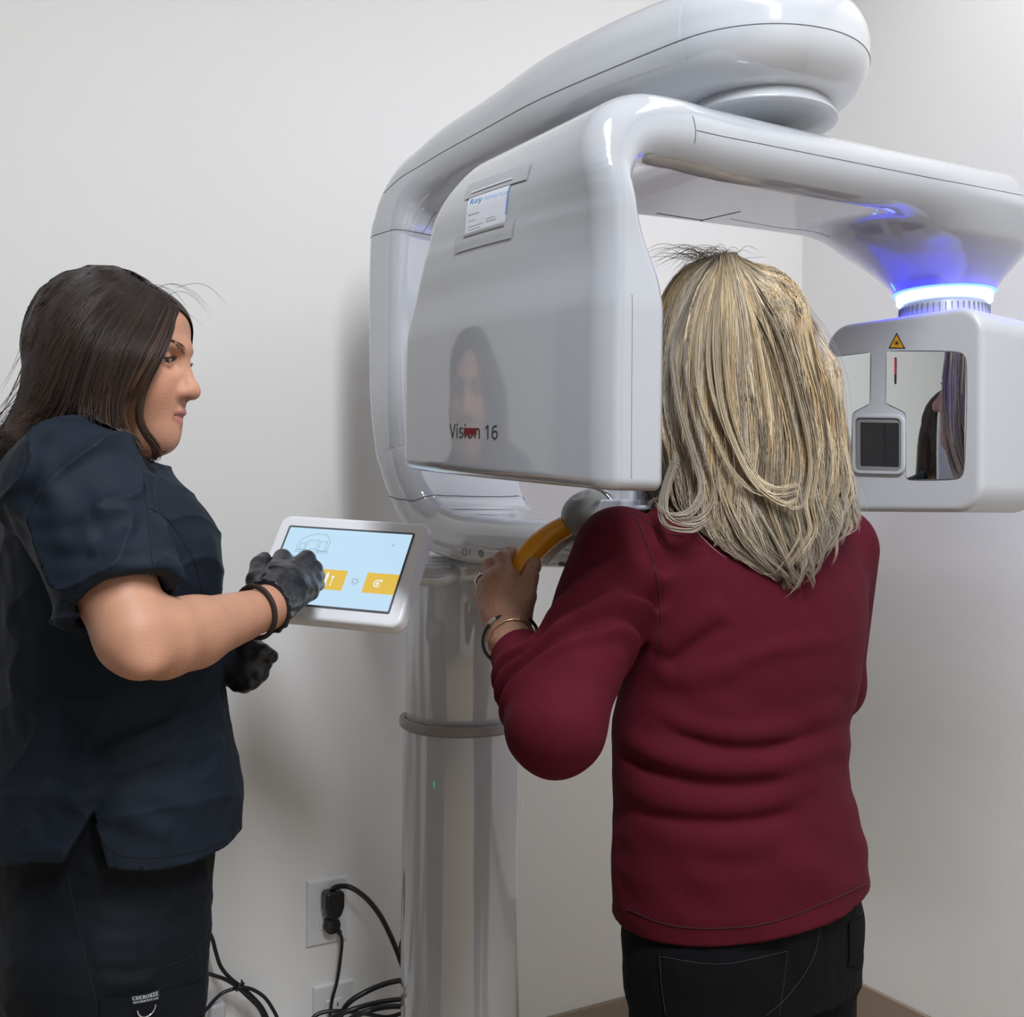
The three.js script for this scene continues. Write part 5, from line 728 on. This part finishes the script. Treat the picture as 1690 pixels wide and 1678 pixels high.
// ---------------------------------------------------------------- the technician at the left
{
  const yaw = 0.93, R = rng(23), I4 = new THREE.Matrix4();
  const T = thing('person', 'dark-haired woman in navy scrubs and black gloves tapping the touch screen', 'person', [-0.52, 0, -1.42]);
  const cz = -1.50, st = [[0.40, -0.557, cz, 0.17, 0.135], [0.55, -0.557, cz, 0.175, 0.140], [0.699, -0.554, cz, 0.180, 0.145], [0.8075, -0.550, cz, 0.180, 0.147], [0.874, -0.547, cz, 0.178, 0.149], [0.966, -0.550, cz, 0.170, 0.140], [1.0325, -0.552, cz, 0.166, 0.136], [1.10, -0.557, cz, 0.166, 0.132], [1.16, -0.562, cz, 0.172, 0.128], [1.215, -0.560, cz, 0.172, 0.120], [1.255, -0.564, cz, 0.162, 0.098], [1.295, -0.566, cz, 0.120, 0.076], [1.33, -0.566, cz, 0.07, 0.058]];
  const torso = torsoField(st, yaw, 0.45, 1.30, 2.2);
  const sh = atA(128, 808, 1.315), el = atA(222, 1050, 1.235), wr = atA(440, 1004, 1.455);
  const shL = [-0.655, 1.245, -1.64], elL = [-0.60, 1.02, -1.72], wrL = atA(385, 1094, 1.565);
  const foreMid = sh.map((_, k) => lerp(el[k], wr[k], 0.40) - (k === 1 ? 0.010 : 0)), fore1 = sh.map((_, k) => lerp(el[k], wr[k], 0.18) - (k === 1 ? 0.009 : 0));
  const armSkin = [cap(sh, el, 0.064, 0.0410), cap(el, fore1, 0.040, 0.0445), cap(fore1, foreMid, 0.0445, 0.0415), cap(foreMid, wr, 0.0415, 0.0275), cap(shL, elL, 0.058, 0.046), cap(elL, wrL, 0.045, 0.028)];
  const elbowBump = ell(atA(238, 1096, 1.215), [0.016, 0.012, 0.018]);
  // --- right hand: curled, one finger on the screen
  const hr = { index: [[455, 945, 1.515], [466, 921, 1.560], [480, 930, 1.600], [494, 948, 1.622]], middle: [[480, 943, 1.525], [506, 923, 1.565], [514, 934, 1.602], [512, 950, 1.610]], ring: [[500, 956, 1.530], [518, 939, 1.562], [524, 950, 1.590], [518, 962, 1.600]], pinky: [[510, 975, 1.525], [520, 957, 1.552], [524, 964, 1.572], [516, 974, 1.582]] };
  const rad = { index: [.0150, .0130, .0112, .0092], middle: [.0150, .0132, .0114, .0095], ring: [.0142, .0125, .0108, .009], pinky: [.0130, .0112, .0098, .0082] };
  const handOf = (F, rd, wrist, thumbPts, extra, kk = 0.0035) => { const fs = [], pm = [...extra]; for (const k in F) { const p = F[k].map(q => atA(...q)); fs.push(union(chain(p, rd[k]), 0.003)); pm.push(cap(wrist, p[0], 0.026, rd[k][0] * 1.1)); } const P = union(pm, 0.013), th = union(chain(thumbPts.map(q => atA(...q)), [.0165, .0145, .0122, .0100]), 0.004); return (x, y, z) => { let d = smin(P(x, y, z), th(x, y, z), 0.010); for (const f of fs) d = smin(d, f(x, y, z), kk); return d; }; };
  const rHand = handOf(hr, rad, wr, [[432, 992, 1.475], [424, 958, 1.510], [428, 932, 1.540], [436, 922, 1.556]], [cap(atA(456, 985, 1.48), atA(478, 960, 1.50), 0.026, 0.023)]);
  const hl = { index: [[420, 1076, 1.55], [434, 1094, 1.545], [426, 1108, 1.555], [412, 1104, 1.565]], middle: [[416, 1092, 1.545], [428, 1110, 1.54], [418, 1122, 1.55], [404, 1114, 1.56]], ring: [[408, 1106, 1.545], [414, 1124, 1.54], [404, 1130, 1.55], [394, 1120, 1.56]], pinky: [[398, 1114, 1.548], [402, 1129, 1.545], [392, 1130, 1.555], [386, 1120, 1.56]] };
  const lHand = handOf(hl, rad, wrL, [[392, 1068, 1.55], [412, 1068, 1.54], [432, 1076, 1.535], [447, 1083, 1.535]], [cap(atA(390, 1090, 1.56), atA(408, 1090, 1.555), 0.028, 0.026)]);
  const hx = headAxes(1.53, -0.10, -0.02), hc = at(281, 596, 1.43).addScaledVector(V(...hx.X), 0.0315).addScaledVector(V(...hx.Z), -0.082).toArray(), headL = headField({ ears: false }), head = placed(headL, hc, hx.X, hx.Y, hx.Z, 1.0);
  const neck0 = atA(148, 775, 1.485), neck1 = atA(188, 668, 1.46);
  const legs = [cap([-0.53, 0.62, -1.425], [-0.525, 0.34, -1.43], 0.09, 0.065), cap([-0.525, 0.34, -1.43], [-0.53, 0.06, -1.43], 0.06, 0.045), cap([-0.56, 0.62, -1.60], [-0.555, 0.34, -1.60], 0.09, 0.065), cap([-0.555, 0.34, -1.60], [-0.56, 0.06, -1.60], 0.06, 0.045)];
  const armU = union(armSkin, 0.018), legU = union([cap(neck0, neck1, 0.060, 0.054), ...legs], 0.028), bodyU = (x, y, z) => smin(armU(x, y, z), legU(x, y, z), 0.02);
  const near = (c, r) => (x, y, z) => Math.abs(x - c[0]) < r && Math.abs(y - c[1]) < r && Math.abs(z - c[2]) < r;
  const rC = atA(475, 965, 1.53), lC = atA(412, 1095, 1.55), nearR = near(rC, 0.15), nearL = near(lC, 0.13);
  const jowl = placed(union([cap([0, -0.098, 0.045], [0, -0.085, -0.01], 0.030, 0.045)], 0.02), hc, hx.X, hx.Y, hx.Z);
  const body = (x, y, z) => { let d = smin(smin(torso(x, y, z) + 0.02, bodyU(x, y, z), 0.03), elbowBump(x, y, z), 0.03); d = smin(d, jowl(x, y, z), 0.03); const e = head(x, y, z); d = smin(d, e, 0.012);
    if (nearR(x, y, z)) d = smin(d, rHand(x, y, z) + 0.0035, 0.008); if (nearL(x, y, z)) d = smin(d, lHand(x, y, z) + 0.0035, 0.008); return d; };
  const inv = basis(V(...hc), V(...hx.X), V(...hx.Y), V(...hx.Z)).invert();
  const skinC = (x, y, z) => { const n = 0.5 + 0.5 * noise(x * 45, y * 45, z * 45), m = 0.5 + 0.5 * noise(x * 240, y * 240, z * 240), k = 0.88 + 0.12 * n + 0.08 * (m - 0.5); let c = [0.54 * k, 0.275 * k, 0.175 * k];
    if (y > 1.28) { const p = V(x, y, z).applyMatrix4(inv), ax = Math.abs(p.x); 
      const lipY = p.y + 0.0690 + 0.0 * ax, lip = sstep(0.0235, 0.018, ax) * sstep(0.0118 - 0.20 * Math.max(0, ax - 0.006) * 1.4, 0.0085 - 0.20 * Math.max(0, ax - 0.006) * 1.4, Math.abs(lipY + 0.0008)) * sstep(0.066, 0.072, p.z);
      c = c.map((v, i) => lerp(v, [0.40, 0.15, 0.125][i], lip * 0.85));
      const cheek = Math.exp(-((ax - 0.04) ** 2 + (p.y + 0.035) ** 2) / 0.0006) * 0.25 * (p.z > 0.03 ? 1 : 0), nose = Math.exp(-(ax * ax + (p.y + 0.036) ** 2) / 0.0003) * 0.25; c = c.map((v, i) => lerp(v, [0.56, 0.22, 0.15][i], cheek + nose));
      const eye = Math.exp(-((ax - 0.032) ** 2 / 0.0003 + (p.y - 0.008) ** 2 / 0.00012)) * 0.35 * (p.z > 0.05 ? 1 : 0); c = c.map((v, i) => lerp(v, [0.36, 0.17, 0.11][i], eye)); }
    return c; };
  const hLo = hc.map((v, k) => v - [0.13, 0.145, 0.13][k]), hHi = hc.map((v, k) => v + [0.14, 0.135, 0.13][k]);
  const isHead = (x, y, z) => y > hc[1] - 0.125 && Math.hypot(x - hc[0], y - hc[1], z - hc[2]) < 0.165 && y > 1.315;
  part('body', merge([field(body, [-0.84, 0.04, -1.82], [-0.22, 1.60, -1.12], 0.0065, { color: skinC, slack: 1.7, keep: (x, y, z) => !isHead(x, y, z) }), field(body, hLo, hHi, 0.0024, { color: skinC, keep: isHead })]), skinMat, T);
  faceParts(T, hc, hx, 1.0, V(-0.50, -0.03, 1), rgb(0.022, 0.013, 0.010));
  // --- scrub top
  const sA = V(...el).sub(V(...sh)), sL = sA.length(); sA.normalize();
  
  const shirtTorso = torsoField(st.map(s => [s[0], s[1], s[2], s[3] + 0.012 + 0.012 * sstep(0.95, 0.82, s[0]), s[4] + 0.010 + 0.012 * sstep(0.95, 0.82, s[0])]), yaw, 0.45, 1.30, 2.2);
  const sleeve = cap(sh, [0, 1, 2].map(k => lerp(sh[k], el[k], 0.86)), 0.083, 0.064), sleeveIn = cap([0, 1, 2].map(k => lerp(sh[k], el[k], 0.50)), el, 0.060, 0.057), sleeveL = cap(shL, elL, 0.075, 0.06), hemCut = 0.77 * sL;
  const bust = ell(atA(262, 925, 1.45), [0.072, 0.075, 0.08]), shoulderTop = union([cap(atA(150, 756, 1.48), sh, 0.058, 0.066), cap(atA(150, 752, 1.48), shL, 0.06, 0.06)], 0.03), neckCut = cap(atA(160, 770, 1.485), atA(188, 668, 1.46), 0.064, 0.064), vCut = cap(atA(200, 738, 1.48), atA(255, 795, 1.50), 0.045, 0.02);
  const slitP = atA(152, 1338, 1.31);
  const sleevePart = (x, y, z) => { const along = (x - sh[0]) * sA.x + (y - sh[1]) * sA.y + (z - sh[2]) * sA.z; let s = smax(sleeve(x, y, z), along - hemCut, 0.003); return smax(s, -Math.max(sleeveIn(x, y, z), hemCut - 0.035 - along), 0.004); };
  const torsoPart = (x, y, z) => smin(smin(shirtTorso(x, y, z), bust(x, y, z), 0.05), shoulderTop(x, y, z), 0.04);
  const topRaw = (x, y, z) => smin(torsoPart(x, y, z), sleevePart(x, y, z), 0.022);
  const folds = ridgesOn(topRaw, [
    [[[70, 770], [95, 830], [120, 870]], 0.012, 0.010], [[[10, 830], [60, 855], [110, 850]], 0.012, 0.009],
    [[[150, 850], [190, 845], [235, 850]], 0.008, 0.007], [[[140, 915], [190, 905], [250, 912]], 0.010, 0.008], [[[60, 890], [120, 898], [170, 880]], 0.010, 0.007],
    [[[70, 940], [130, 945], [200, 935], [240, 950]], 0.009, 0.007], [[[205, 745], [225, 800], [240, 860], [250, 930]], 0.010, 0.006],
    [[[140, 1255], [210, 1225], [300, 1195], [372, 1165]], 0.012, 0.006], [[[60, 1245], [150, 1270], [250, 1240], [370, 1225]], 0.014, 0.006],
    [[[152, 1335], [120, 1315], [60, 1300]], 0.012, 0.008], [[[155, 1335], [220, 1350], [290, 1380]], 0.013, 0.009], [[[150, 1330], [140, 1290], [110, 1265]], 0.012, 0.007], [[[160, 1325], [240, 1315], [350, 1330]], 0.014, 0.006],
    [[[330, 860], [348, 930], [352, 1000]], 0.03, 0.004],
  ]);
  const top = (x, y, z) => {
    const along = (x - sh[0]) * sA.x + (y - sh[1]) * sA.y + (z - sh[2]) * sA.z, t = torsoPart(x, y, z); let s = smin(sleevePart(x, y, z), sleeveL(x, y, z), 0.01);
    let d = smin(t, s, 0.022);
    if (d < 0.03 && d > -0.05) { d -= folds(x, y, z) + 0.0035 * noise(x * 13 + y * 5, y * 17 - x * 6, z * 13) + 0.0022 * noise(x * 34, y * 30 + x * 18, z * 34) + (s < t ? 0.010 : 0.0035) * Math.pow(1 - Math.abs(noise(x * 7 + y * 5 + 3, y * 15 - x * 8, z * 9)), 6); d -= 0.0016 * gauss(along - hemCut + 0.004, 0.004) * (s < t + 0.01 ? 1 : 0); }
    d = smax(d, -neckCut(x, y, z), 0.004); d = smax(d, -vCut(x, y, z), 0.004);
    const hem = 0.812 + 0.02 * (x + 0.40) + 0.010 * Math.sin(x * 22 + 1) ; d = smax(d, hem - y, 0.003);
    if (y < 0.93 && z > slitP[2] - 0.05) { const dx = x - slitP[0], dy = slitP[1] - y, w = dx < 0 ? 0.55 : 0.24; d = smax(d, -(Math.abs(dx) - w * dy) * 0.85, 0.003); }
    return d;
  };
  const weave = clothBump(64, 5); weave.repeat.set(5, 5);
  const scrubMat = new THREE.MeshPhysicalMaterial({ color: rgb(0.009, 0.0145, 0.024), roughness: 0.7, bumpMap: weave, bumpScale: 0.0003, sheen: 0.08, sheenColor: rgb(0.25, 0.33, 0.45), sheenRoughness: 0.5, specularIntensity: 0.35 });
  const topMesh = part('scrub_top', field(top, [-0.86, 0.77, -1.84], [-0.28, 1.40, -1.12], 0.0045, { slack: 1.9 }), scrubMat, T, 'dark navy short-sleeved scrub top');
  const seamMat = new THREE.MeshStandardMaterial({ color: rgb(0.004, 0.005, 0.008), roughness: 0.9 });
  const stitch = (f, px, parent, r = 0.0007) => part('stitching', tube(spline(px, 30).map(([x, y]) => snap(f, hit(f, I4, x, y, 0.9), 0.0002)), r, { sides: 5, seg: 80 }), seamMat, parent);
  stitch(top, [[102, 990], [150, 976], [200, 963], [258, 955]], topMesh); stitch(top, [[238, 768], [240, 810], [246, 860], [252, 930]], topMesh, 0.0009); stitch(top, [[246, 838], [275, 855], [300, 890], [322, 930], [335, 985]], topMesh);
  stitch(top, [[178, 1398], [205, 1412], [260, 1414], [330, 1402], [382, 1380]], topMesh); stitch(top, [[158, 1352], [166, 1380], [178, 1398]], topMesh);
  // --- trousers
  
  const pants = union([torsoField(st.map(s => [s[0], s[1] - 0.004, s[2], s[3] - 0.006, s[4] - 0.006]), yaw, 0.50, 0.93, 2.2), cap([-0.530, 0.66, -1.425], [-0.525, 0.34, -1.43], 0.122, 0.105), cap([-0.525, 0.34, -1.43], [-0.53, 0.09, -1.43], 0.105, 0.085), cap([-0.560, 0.66, -1.60], [-0.555, 0.34, -1.60], 0.120, 0.10), cap([-0.555, 0.34, -1.60], [-0.56, 0.09, -1.60], 0.10, 0.085)], 0.03);
  const pf = ridgesOn(pants, [[[[120, 1440], [170, 1425], [230, 1430]], 0.012, 0.005], [[[115, 1470], [160, 1462], [200, 1455]], 0.010, 0.004], [[[135, 1560], [190, 1555], [240, 1560]], 0.010, 0.004], [[[145, 1585], [200, 1584], [235, 1590]], 0.008, 0.004], [[[155, 1622], [210, 1622], [260, 1618]], 0.010, 0.006], [[[270, 1500], [310, 1470], [345, 1430]], 0.014, 0.006]]);
  const trousers = (x, y, z) => { const d = pants(x, y, z); return Math.abs(d) < 0.05 ? d - pf(x, y, z) - 0.003 * noise(x * 14, y * 24, z * 14) - 0.0015 * noise(x * 40, y * 50, z * 40) : d; };
  const pantMat = new THREE.MeshPhysicalMaterial({ color: rgb(0.0045, 0.0065, 0.010), roughness: 0.75, bumpMap: weave, bumpScale: 0.0003, sheen: 0.05, sheenColor: rgb(0.25, 0.33, 0.45), specularIntensity: 0.35 });
  const tr = part('trousers', field(trousers, [-0.80, 0.04, -1.78], [-0.30, 0.95, -1.24], 0.006, { slack: 1.7 }), pantMat, T, 'dark navy cargo trousers');
  part('cargo_pocket', patchPx(trousers, I4, [[165, 1642], [335, 1615], [165, 1676], [335, 1676]], 14, 6, 0.003, 0.9), pantMat, tr);
  stitch(trousers, [[112, 1445], [125, 1510], [140, 1575], [155, 1640], [162, 1676]], tr); stitch(trousers, [[345, 1515], [336, 1550], [310, 1580], [240, 1605], [160, 1617]], tr);
  const tagC = [[214, 1640], [260, 1631], [217, 1657], [260, 1648]];
  part('brand_tag', patchPx(trousers, I4, tagC, 8, 3, 0.0042, 0.9), new THREE.MeshStandardMaterial({ roughness: 0.7, map: canvasTex(368, 148, (g, w, h) => { g.fillStyle = '#11161d'; g.fillRect(0, 0, w, h); g.fillStyle = '#c9ced6'; const put = (s, f, y) => { g.font = f; const m = g.measureText(s).width; g.save(); g.translate(14, y); g.scale((w - 28) / m, 1); g.fillText(s, 0, 0); g.restore(); }; put('CHEROKEE', 'bold 76px serif', 80); put('WORKWEAR', 'bold 34px serif', 126); }) }), tr, 'black woven tag with white lettering');
  { const c = V(...hit(trousers, I4, 239, 1660, 0.9)), n = V(...gradient(trousers, c.x, c.y, c.z, 0.002)).normalize(); part('d_ring', new THREE.TorusGeometry(0.0115, 0.0012, 8, 40, Math.PI).rotateZ(Math.PI).applyMatrix4(frameTo(c.addScaledVector(n, 0.0045), n)), M.chrome, tr, 'metal ring under the tag'); }
  for (const [x, z] of [[-0.50, -1.435], [-0.53, -1.605]]) part('shoe', field(union([ell([0, 0.045, -0.06], [0.045, 0.045, 0.09]), ell([0, 0.04, 0.05], [0.04, 0.045, 0.06])], 0.03), [-0.08, 0.0, -0.18], [0.08, 0.12, 0.14], 0.007).applyMatrix4(new THREE.Matrix4().makeRotationY(-yaw).setPosition(x, 0, z)), M.black, T);
  // --- gloves
  const gr = ridges([[[[428, 935], [455, 933], [490, 950], [508, 968]], 1.492], [[[428, 942], [455, 955], [485, 968], [500, 985]], 1.486], [[[430, 952], [450, 965], [470, 985], [490, 1000]], 1.478], [[[420, 966], [432, 955], [440, 938]], 1.475], [[[478, 1000], [492, 975], [500, 950]], 1.49]].map(([p, d]) => [p.map(([a, b]) => atA(a, b, d)), 0.0030, 0.0040]));
  const gAx = V(...wr).sub(V(...foreMid)).normalize(), gloveCut = 0.004, ringHere = V(...wr);
  const cuff = cap([0, 1, 2].map(k => lerp(wr[k], foreMid[k], 0.02)), rC, 0.0325, 0.022);
  const rGlove = (x, y, z) => { let d = smin(rHand(x, y, z), cuff(x, y, z), 0.012); const s = (x - wr[0]) * gAx.x + (y - wr[1]) * gAx.y + (z - wr[2]) * gAx.z; d -= gr(x, y, z) + 0.0006 * noise(x * 90, y * 90, z * 90) + 0.0012 * Math.sin(Math.atan2(y - wr[1], x - wr[0]) * 16) * gauss(s - 0.01, 0.012); d -= 0.0012 * gauss(s - gloveCut - 0.002, 0.002); return smax(d, gloveCut - s, 0.002); };
  const gloveMat = new THREE.MeshPhysicalMaterial({ color: rgb(0.016, 0.0175, 0.021), roughness: 0.36, specularIntensity: 0.9 });
  part('glove', field(rGlove, rC.map(v => v - 0.13), rC.map(v => v + 0.13), 0.0024, { slack: 1.8 }), gloveMat, T, 'black nitrile glove touching the screen');
  const lAx = V(...wrL).sub(V(...elL)).normalize();
  const lGlove = (x, y, z) => { let d = smin(lHand(x, y, z), cap(wrL, lC, 0.032, 0.02)(x, y, z), 0.01) - 0.001 * noise(x * 70, y * 70, z * 70); return smax(d, -0.03 - ((x - wrL[0]) * lAx.x + (y - wrL[1]) * lAx.y + (z - wrL[2]) * lAx.z), 0.002); };
  part('glove', field(lGlove, lC.map(v => v - 0.12), lC.map(v => v + 0.12), 0.003, { slack: 1.8 }), gloveMat, T, 'black nitrile glove with the thumb out, low in front of the scrubs');
  // --- hair tie on the wrist, necklace
  { const c = [0, 1, 2].map(k => lerp(wr[k], foreMid[k], 0.16)), m = frameTo(V(...c), gAx).multiply(new THREE.Matrix4().makeRotationY(-0.12)); part('hair_tie', new THREE.TorusGeometry(0.0345, 0.0034, 12, 60).applyMatrix4(m), new THREE.MeshStandardMaterial({ color: rgb(0.022, 0.010, 0.008), roughness: 0.7 }), T, 'dark brown hair tie on the wrist'); }
  part('necklace', tube([[120, 716, 1.37], [126, 700, 1.365], [136, 690, 1.37], [150, 684, 1.385]].map(p => atA(...p)), 0.0011, { sides: 6, seg: 24 }), new THREE.MeshStandardMaterial({ color: rgb(0.85, 0.70, 0.45), metalness: 1, roughness: 0.2 }), T, 'thin gold necklace');
  // --- hair
  const hairMat = new THREE.MeshPhysicalMaterial({ vertexColors: true, roughness: 0.34, specularIntensity: 0.8 });
  const hcap = placed(ell([0, 0.028, -0.024], [0.0795, 0.0915, 0.100]), hc, hx.X, hx.Y, hx.Z), faceHole = placed(union([ell([0, -0.035, 0.115], [0.074, 0.115, 0.075]), ell([0, -0.06, 0.06], [0.10, 0.085, 0.055])], 0.02), hc, hx.X, hx.Y, hx.Z);
  const fall = union([cap(atA(135, 600, 1.44), atA(100, 700, 1.43), 0.068, 0.05), cap(atA(100, 700, 1.43), atA(10, 775, 1.44), 0.048, 0.033), cap(atA(168, 620, 1.41), atA(170, 700, 1.42), 0.042, 0.033)], 0.03);
  const baseF = (x, y, z) => smax(smin(hcap(x, y, z), fall(x, y, z), 0.03), -faceHole(x, y, z), 0.012) - 0.003 * noise(x * 50, y * 10, z * 50);
  const baseGeo = field(baseF, [-0.82, 1.18, -1.60], [-0.38, 1.58, -1.26], 0.006, { slack: 1.8, color: (x, y, z) => { const n = 0.5 + 0.5 * noise(x * 60, y * 8, z * 60); return [0.010 + 0.010 * n, 0.0065 + 0.006 * n, 0.005 + 0.004 * n]; } });
  const G = [
    [[287, 512, 1.440], [284, 540, 1.400], [270, 580, 1.378], [250, 618, 1.368], [236, 650, 1.368], [231, 685, 1.372], [240, 712, 1.380], [256, 732, 1.388], [263, 748, 1.394], [255, 760, 1.400], [238, 766, 1.405]],
    [[283, 506, 1.438], [272, 540, 1.392], [252, 582, 1.366], [230, 620, 1.357], [212, 655, 1.357], [203, 680, 1.360], [210, 705, 1.368], [222, 728, 1.375], [220, 745, 1.378], [212, 755, 1.380], [206, 765, 1.382]],
    [[274, 499, 1.436], [256, 535, 1.385], [232, 580, 1.356], [212, 625, 1.350], [199, 660, 1.350], [197, 690, 1.353], [203, 708, 1.358], [211, 722, 1.360], [216, 732, 1.362], [218, 739, 1.365], [219, 745, 1.368]],
    [[262, 492, 1.435], [236, 528, 1.380], [208, 578, 1.350], [190, 630, 1.346], [182, 668, 1.346], [182, 700, 1.348], [188, 712, 1.352], [196, 722, 1.352], [203, 729, 1.352], [208, 735, 1.354], [212, 740, 1.356]],
    [[246, 484, 1.435], [212, 520, 1.378], [182, 575, 1.346], [166, 630, 1.342], [158, 670, 1.342], [160, 700, 1.342], [165, 708, 1.345], [172, 714, 1.350], [178, 719, 1.355], [184, 723, 1.36], [189, 727, 1.365]],
    [[230, 478, 1.435], [190, 512, 1.380], [156, 570, 1.348], [138, 630, 1.345], [126, 670, 1.346], [118, 698, 1.348], [108, 715, 1.375], [85, 730, 1.41], [60, 742, 1.45], [35, 755, 1.47], [12, 768, 1.48]],
    [[216, 473, 1.436], [170, 505, 1.385], [132, 565, 1.356], [110, 625, 1.356], [92, 670, 1.360], [72, 702, 1.39], [45, 725, 1.42], [15, 745, 1.46], [-10, 760, 1.48], [-35, 775, 1.49], [-60, 790, 1.49]],
    [[204, 470, 1.438], [152, 499, 1.395], [112, 555, 1.372], [88, 615, 1.372], [66, 665, 1.378], [42, 705, 1.41], [10, 735, 1.44], [-20, 755, 1.48], [-45, 770, 1.49], [-70, 785, 1.50], [-95, 800, 1.50]],
    [[194, 468, 1.442], [138, 494, 1.41], [96, 545, 1.395], [72, 605, 1.398], [48, 660, 1.405], [22, 702, 1.41], [-8, 735, 1.415], [-35, 755, 1.42], [-60, 770, 1.42], [-85, 785, 1.42], [-105, 800, 1.42]],
    [[186, 467, 1.452], [126, 490, 1.44], [84, 540, 1.435], [60, 600, 1.44], [36, 655, 1.445], [12, 698, 1.45], [-15, 732, 1.455], [-42, 755, 1.46], [-65, 770, 1.46], [-88, 785, 1.46], [-108, 800, 1.46]],
    [[184, 467, 1.465], [122, 492, 1.47], [80, 545, 1.475], [58, 605, 1.48], [36, 660, 1.485], [14, 700, 1.49], [-10, 735, 1.495], [-35, 757, 1.50], [-60, 775, 1.50], [-85, 790, 1.50], [-105, 805, 1.50]],
  ].map(g => spline(g.map(p => atA(...p)), 24));
  const far = [ // the other side of the parting
    [[288, 513, 1.446], [296, 530, 1.470], [303, 555, 1.492], [300, 590, 1.508], [288, 640, 1.515], [272, 700, 1.515], [262, 740, 1.51]], [[280, 503, 1.446], [286, 520, 1.475], [288, 560, 1.505], [280, 610, 1.52], [262, 670, 1.525], [245, 720, 1.52], [236, 748, 1.515]],
    [[250, 485, 1.446], [250, 505, 1.49], [245, 560, 1.525], [230, 620, 1.535], [214, 680, 1.535], [205, 730, 1.53], [195, 770, 1.52]], [[215, 472, 1.448], [205, 495, 1.50], [192, 560, 1.535], [172, 620, 1.54], [150, 690, 1.54], [130, 740, 1.54], [110, 780, 1.54]], [[190, 468, 1.452], [160, 490, 1.50], [125, 550, 1.53], [100, 620, 1.54], [70, 690, 1.54], [40, 740, 1.54], [10, 780, 1.54]]].map(g => spline(g.map(p => atA(...p)), 24));
  const pushB = p => { for (let it = 0; it < 2; it++) { const q = Math.min(baseF(p[0], p[1], p[2]), head(p[0], p[1], p[2]) - 0.001); if (q >= 0.0012) break; const ff = head(p[0], p[1], p[2]) - 0.001 < baseF(p[0], p[1], p[2]) ? head : baseF, g = gradient(ff, p[0], p[1], p[2], 0.004), l = Math.hypot(...g) || 1, m = Math.min(0.03, 0.0022 - q); for (let k = 0; k < 3; k++) p[k] += g[k] / l * m; }
    if (p[1] < 1.36) { const d = top(p[0], p[1], p[2]); if (d < 0.004) { const g = gradient(top, p[0], p[1], p[2], 0.004), l = Math.hypot(...g) || 1; for (let k = 0; k < 3; k++) p[k] += g[k] / l * Math.min(0.03, 0.005 - d); } } return p; };
  const bag = hairBag(), pal = [[[0.022, 0.014, 0.011], [0.045, 0.025, 0.017]], [[0.016, 0.010, 0.009], [0.030, 0.018, 0.013]], [[0.030, 0.018, 0.014], [0.085, 0.046, 0.030]], [[0.026, 0.016, 0.012], [0.12, 0.068, 0.044]]];
  const lay = (GS, CL, ns, wob, cut = 1) => { for (let c = 0; c < CL; c++) { const u = (c + R()) / CL * (GS.length - 1), layer = R() * R(), tint = pal[[0, 0, 1, 1, 2, 2, 3][Math.floor(R() * 7)]], ph = R() * 6.283, amp = wob * (0.3 + R()), len = cut * (0.86 + 0.14 * R()), ex = (R() - .5);
    for (let s = 0; s < ns; s++) { const uu = clamp(u + (R() - 0.5) * 0.22, 0, GS.length - 1.001), i = Math.floor(uu), f = uu - i, a = GS[i], b = GS[i + 1], L2 = len * (0.88 + 0.12 * R()), pts = [], jx = (R() - .5) * 0.006, jy = (R() - .5) * 0.007, jz = (R() - .5) * 0.007, n = 18;
      for (let k = 0; k < n; k++) { const t = k / (n - 1) * L2, q = t * 24, m = Math.min(23, Math.floor(q)), h = q - m, p = [0, 1, 2].map(w => lerp(lerp(a[m][w], a[m + 1][w], h), lerp(b[m][w], b[m + 1][w], h), f)), wv = amp * sstep(0.2, 0.8, t) * Math.sin(t * 8 + ph);
        p[0] += jx * (0.3 + t) + wv; p[1] += jy * (0.3 + t); p[2] += jz - layer * 0.010; pts.push(pushB(p)); }
      const k = 0.7 + 0.6 * R(); bag.add(pts, 0.0004 + 0.00026 * R(), tint[0].map(v => v * k), tint[1].map(v => v * k)); } } };
  const nearG = G.slice(2);
  lay(nearG, 300, 16, 0.003); lay(far, 60, 12, 0.002);
  lay([G[0], G[0].map((p, k) => p.map((v, w) => lerp(v, G[1][k][w], 0.20)))], 14, 16, 0.0012); lay([G[1], G[2]], 3, 9, 0.002); lay([G[0], G[1], G[2]], 26, 13, 0.001, 0.46);
  for (let c = 0; c < 110; c++) { const gi = 3 + Math.floor(R() * 8), s0 = Math.floor(R() * 14), o = [-(R() * 0.026), R() * 0.014, R() * 0.02], pts = []; for (let k = 0; k <= 9; k++) { const p = G[gi][Math.min(24, s0 + k)], t = k / 9; pts.push([p[0] + o[0] * t + 0.004 * Math.sin(t * 6 + c), p[1] + o[1] * Math.sin(t * 3), p[2] + o[2] * t + 0.003]); } bag.add(pts, 0.00032, [0.03, 0.02, 0.016], [0.07, 0.045, 0.035]); }
  for (let c = 0; c < 8; c++) { const a = atA(200 + R() * 90, 470 + R() * 30, 1.44), h = 0.004 + 0.012 * R(), l = 0.03 + 0.05 * R(), pts = []; for (let k = 0; k <= 10; k++) { const t = k / 10; pts.push([a[0] + l * t, a[1] + h * Math.sin(t * 2.8) - 0.035 * t * t, a[2] + 0.01 * Math.sin(t * 4 + c)]); } bag.add(pts, 0.0003, [0.04, 0.03, 0.025], [0.06, 0.04, 0.03]); }
  part('hair', merge([baseGeo, bag.geo()]), hairMat, T, 'long straight dark brown hair');
}
if (TIMING) console.log('T 07', Date.now() % 1e6);
renderer.render(scene, camera);
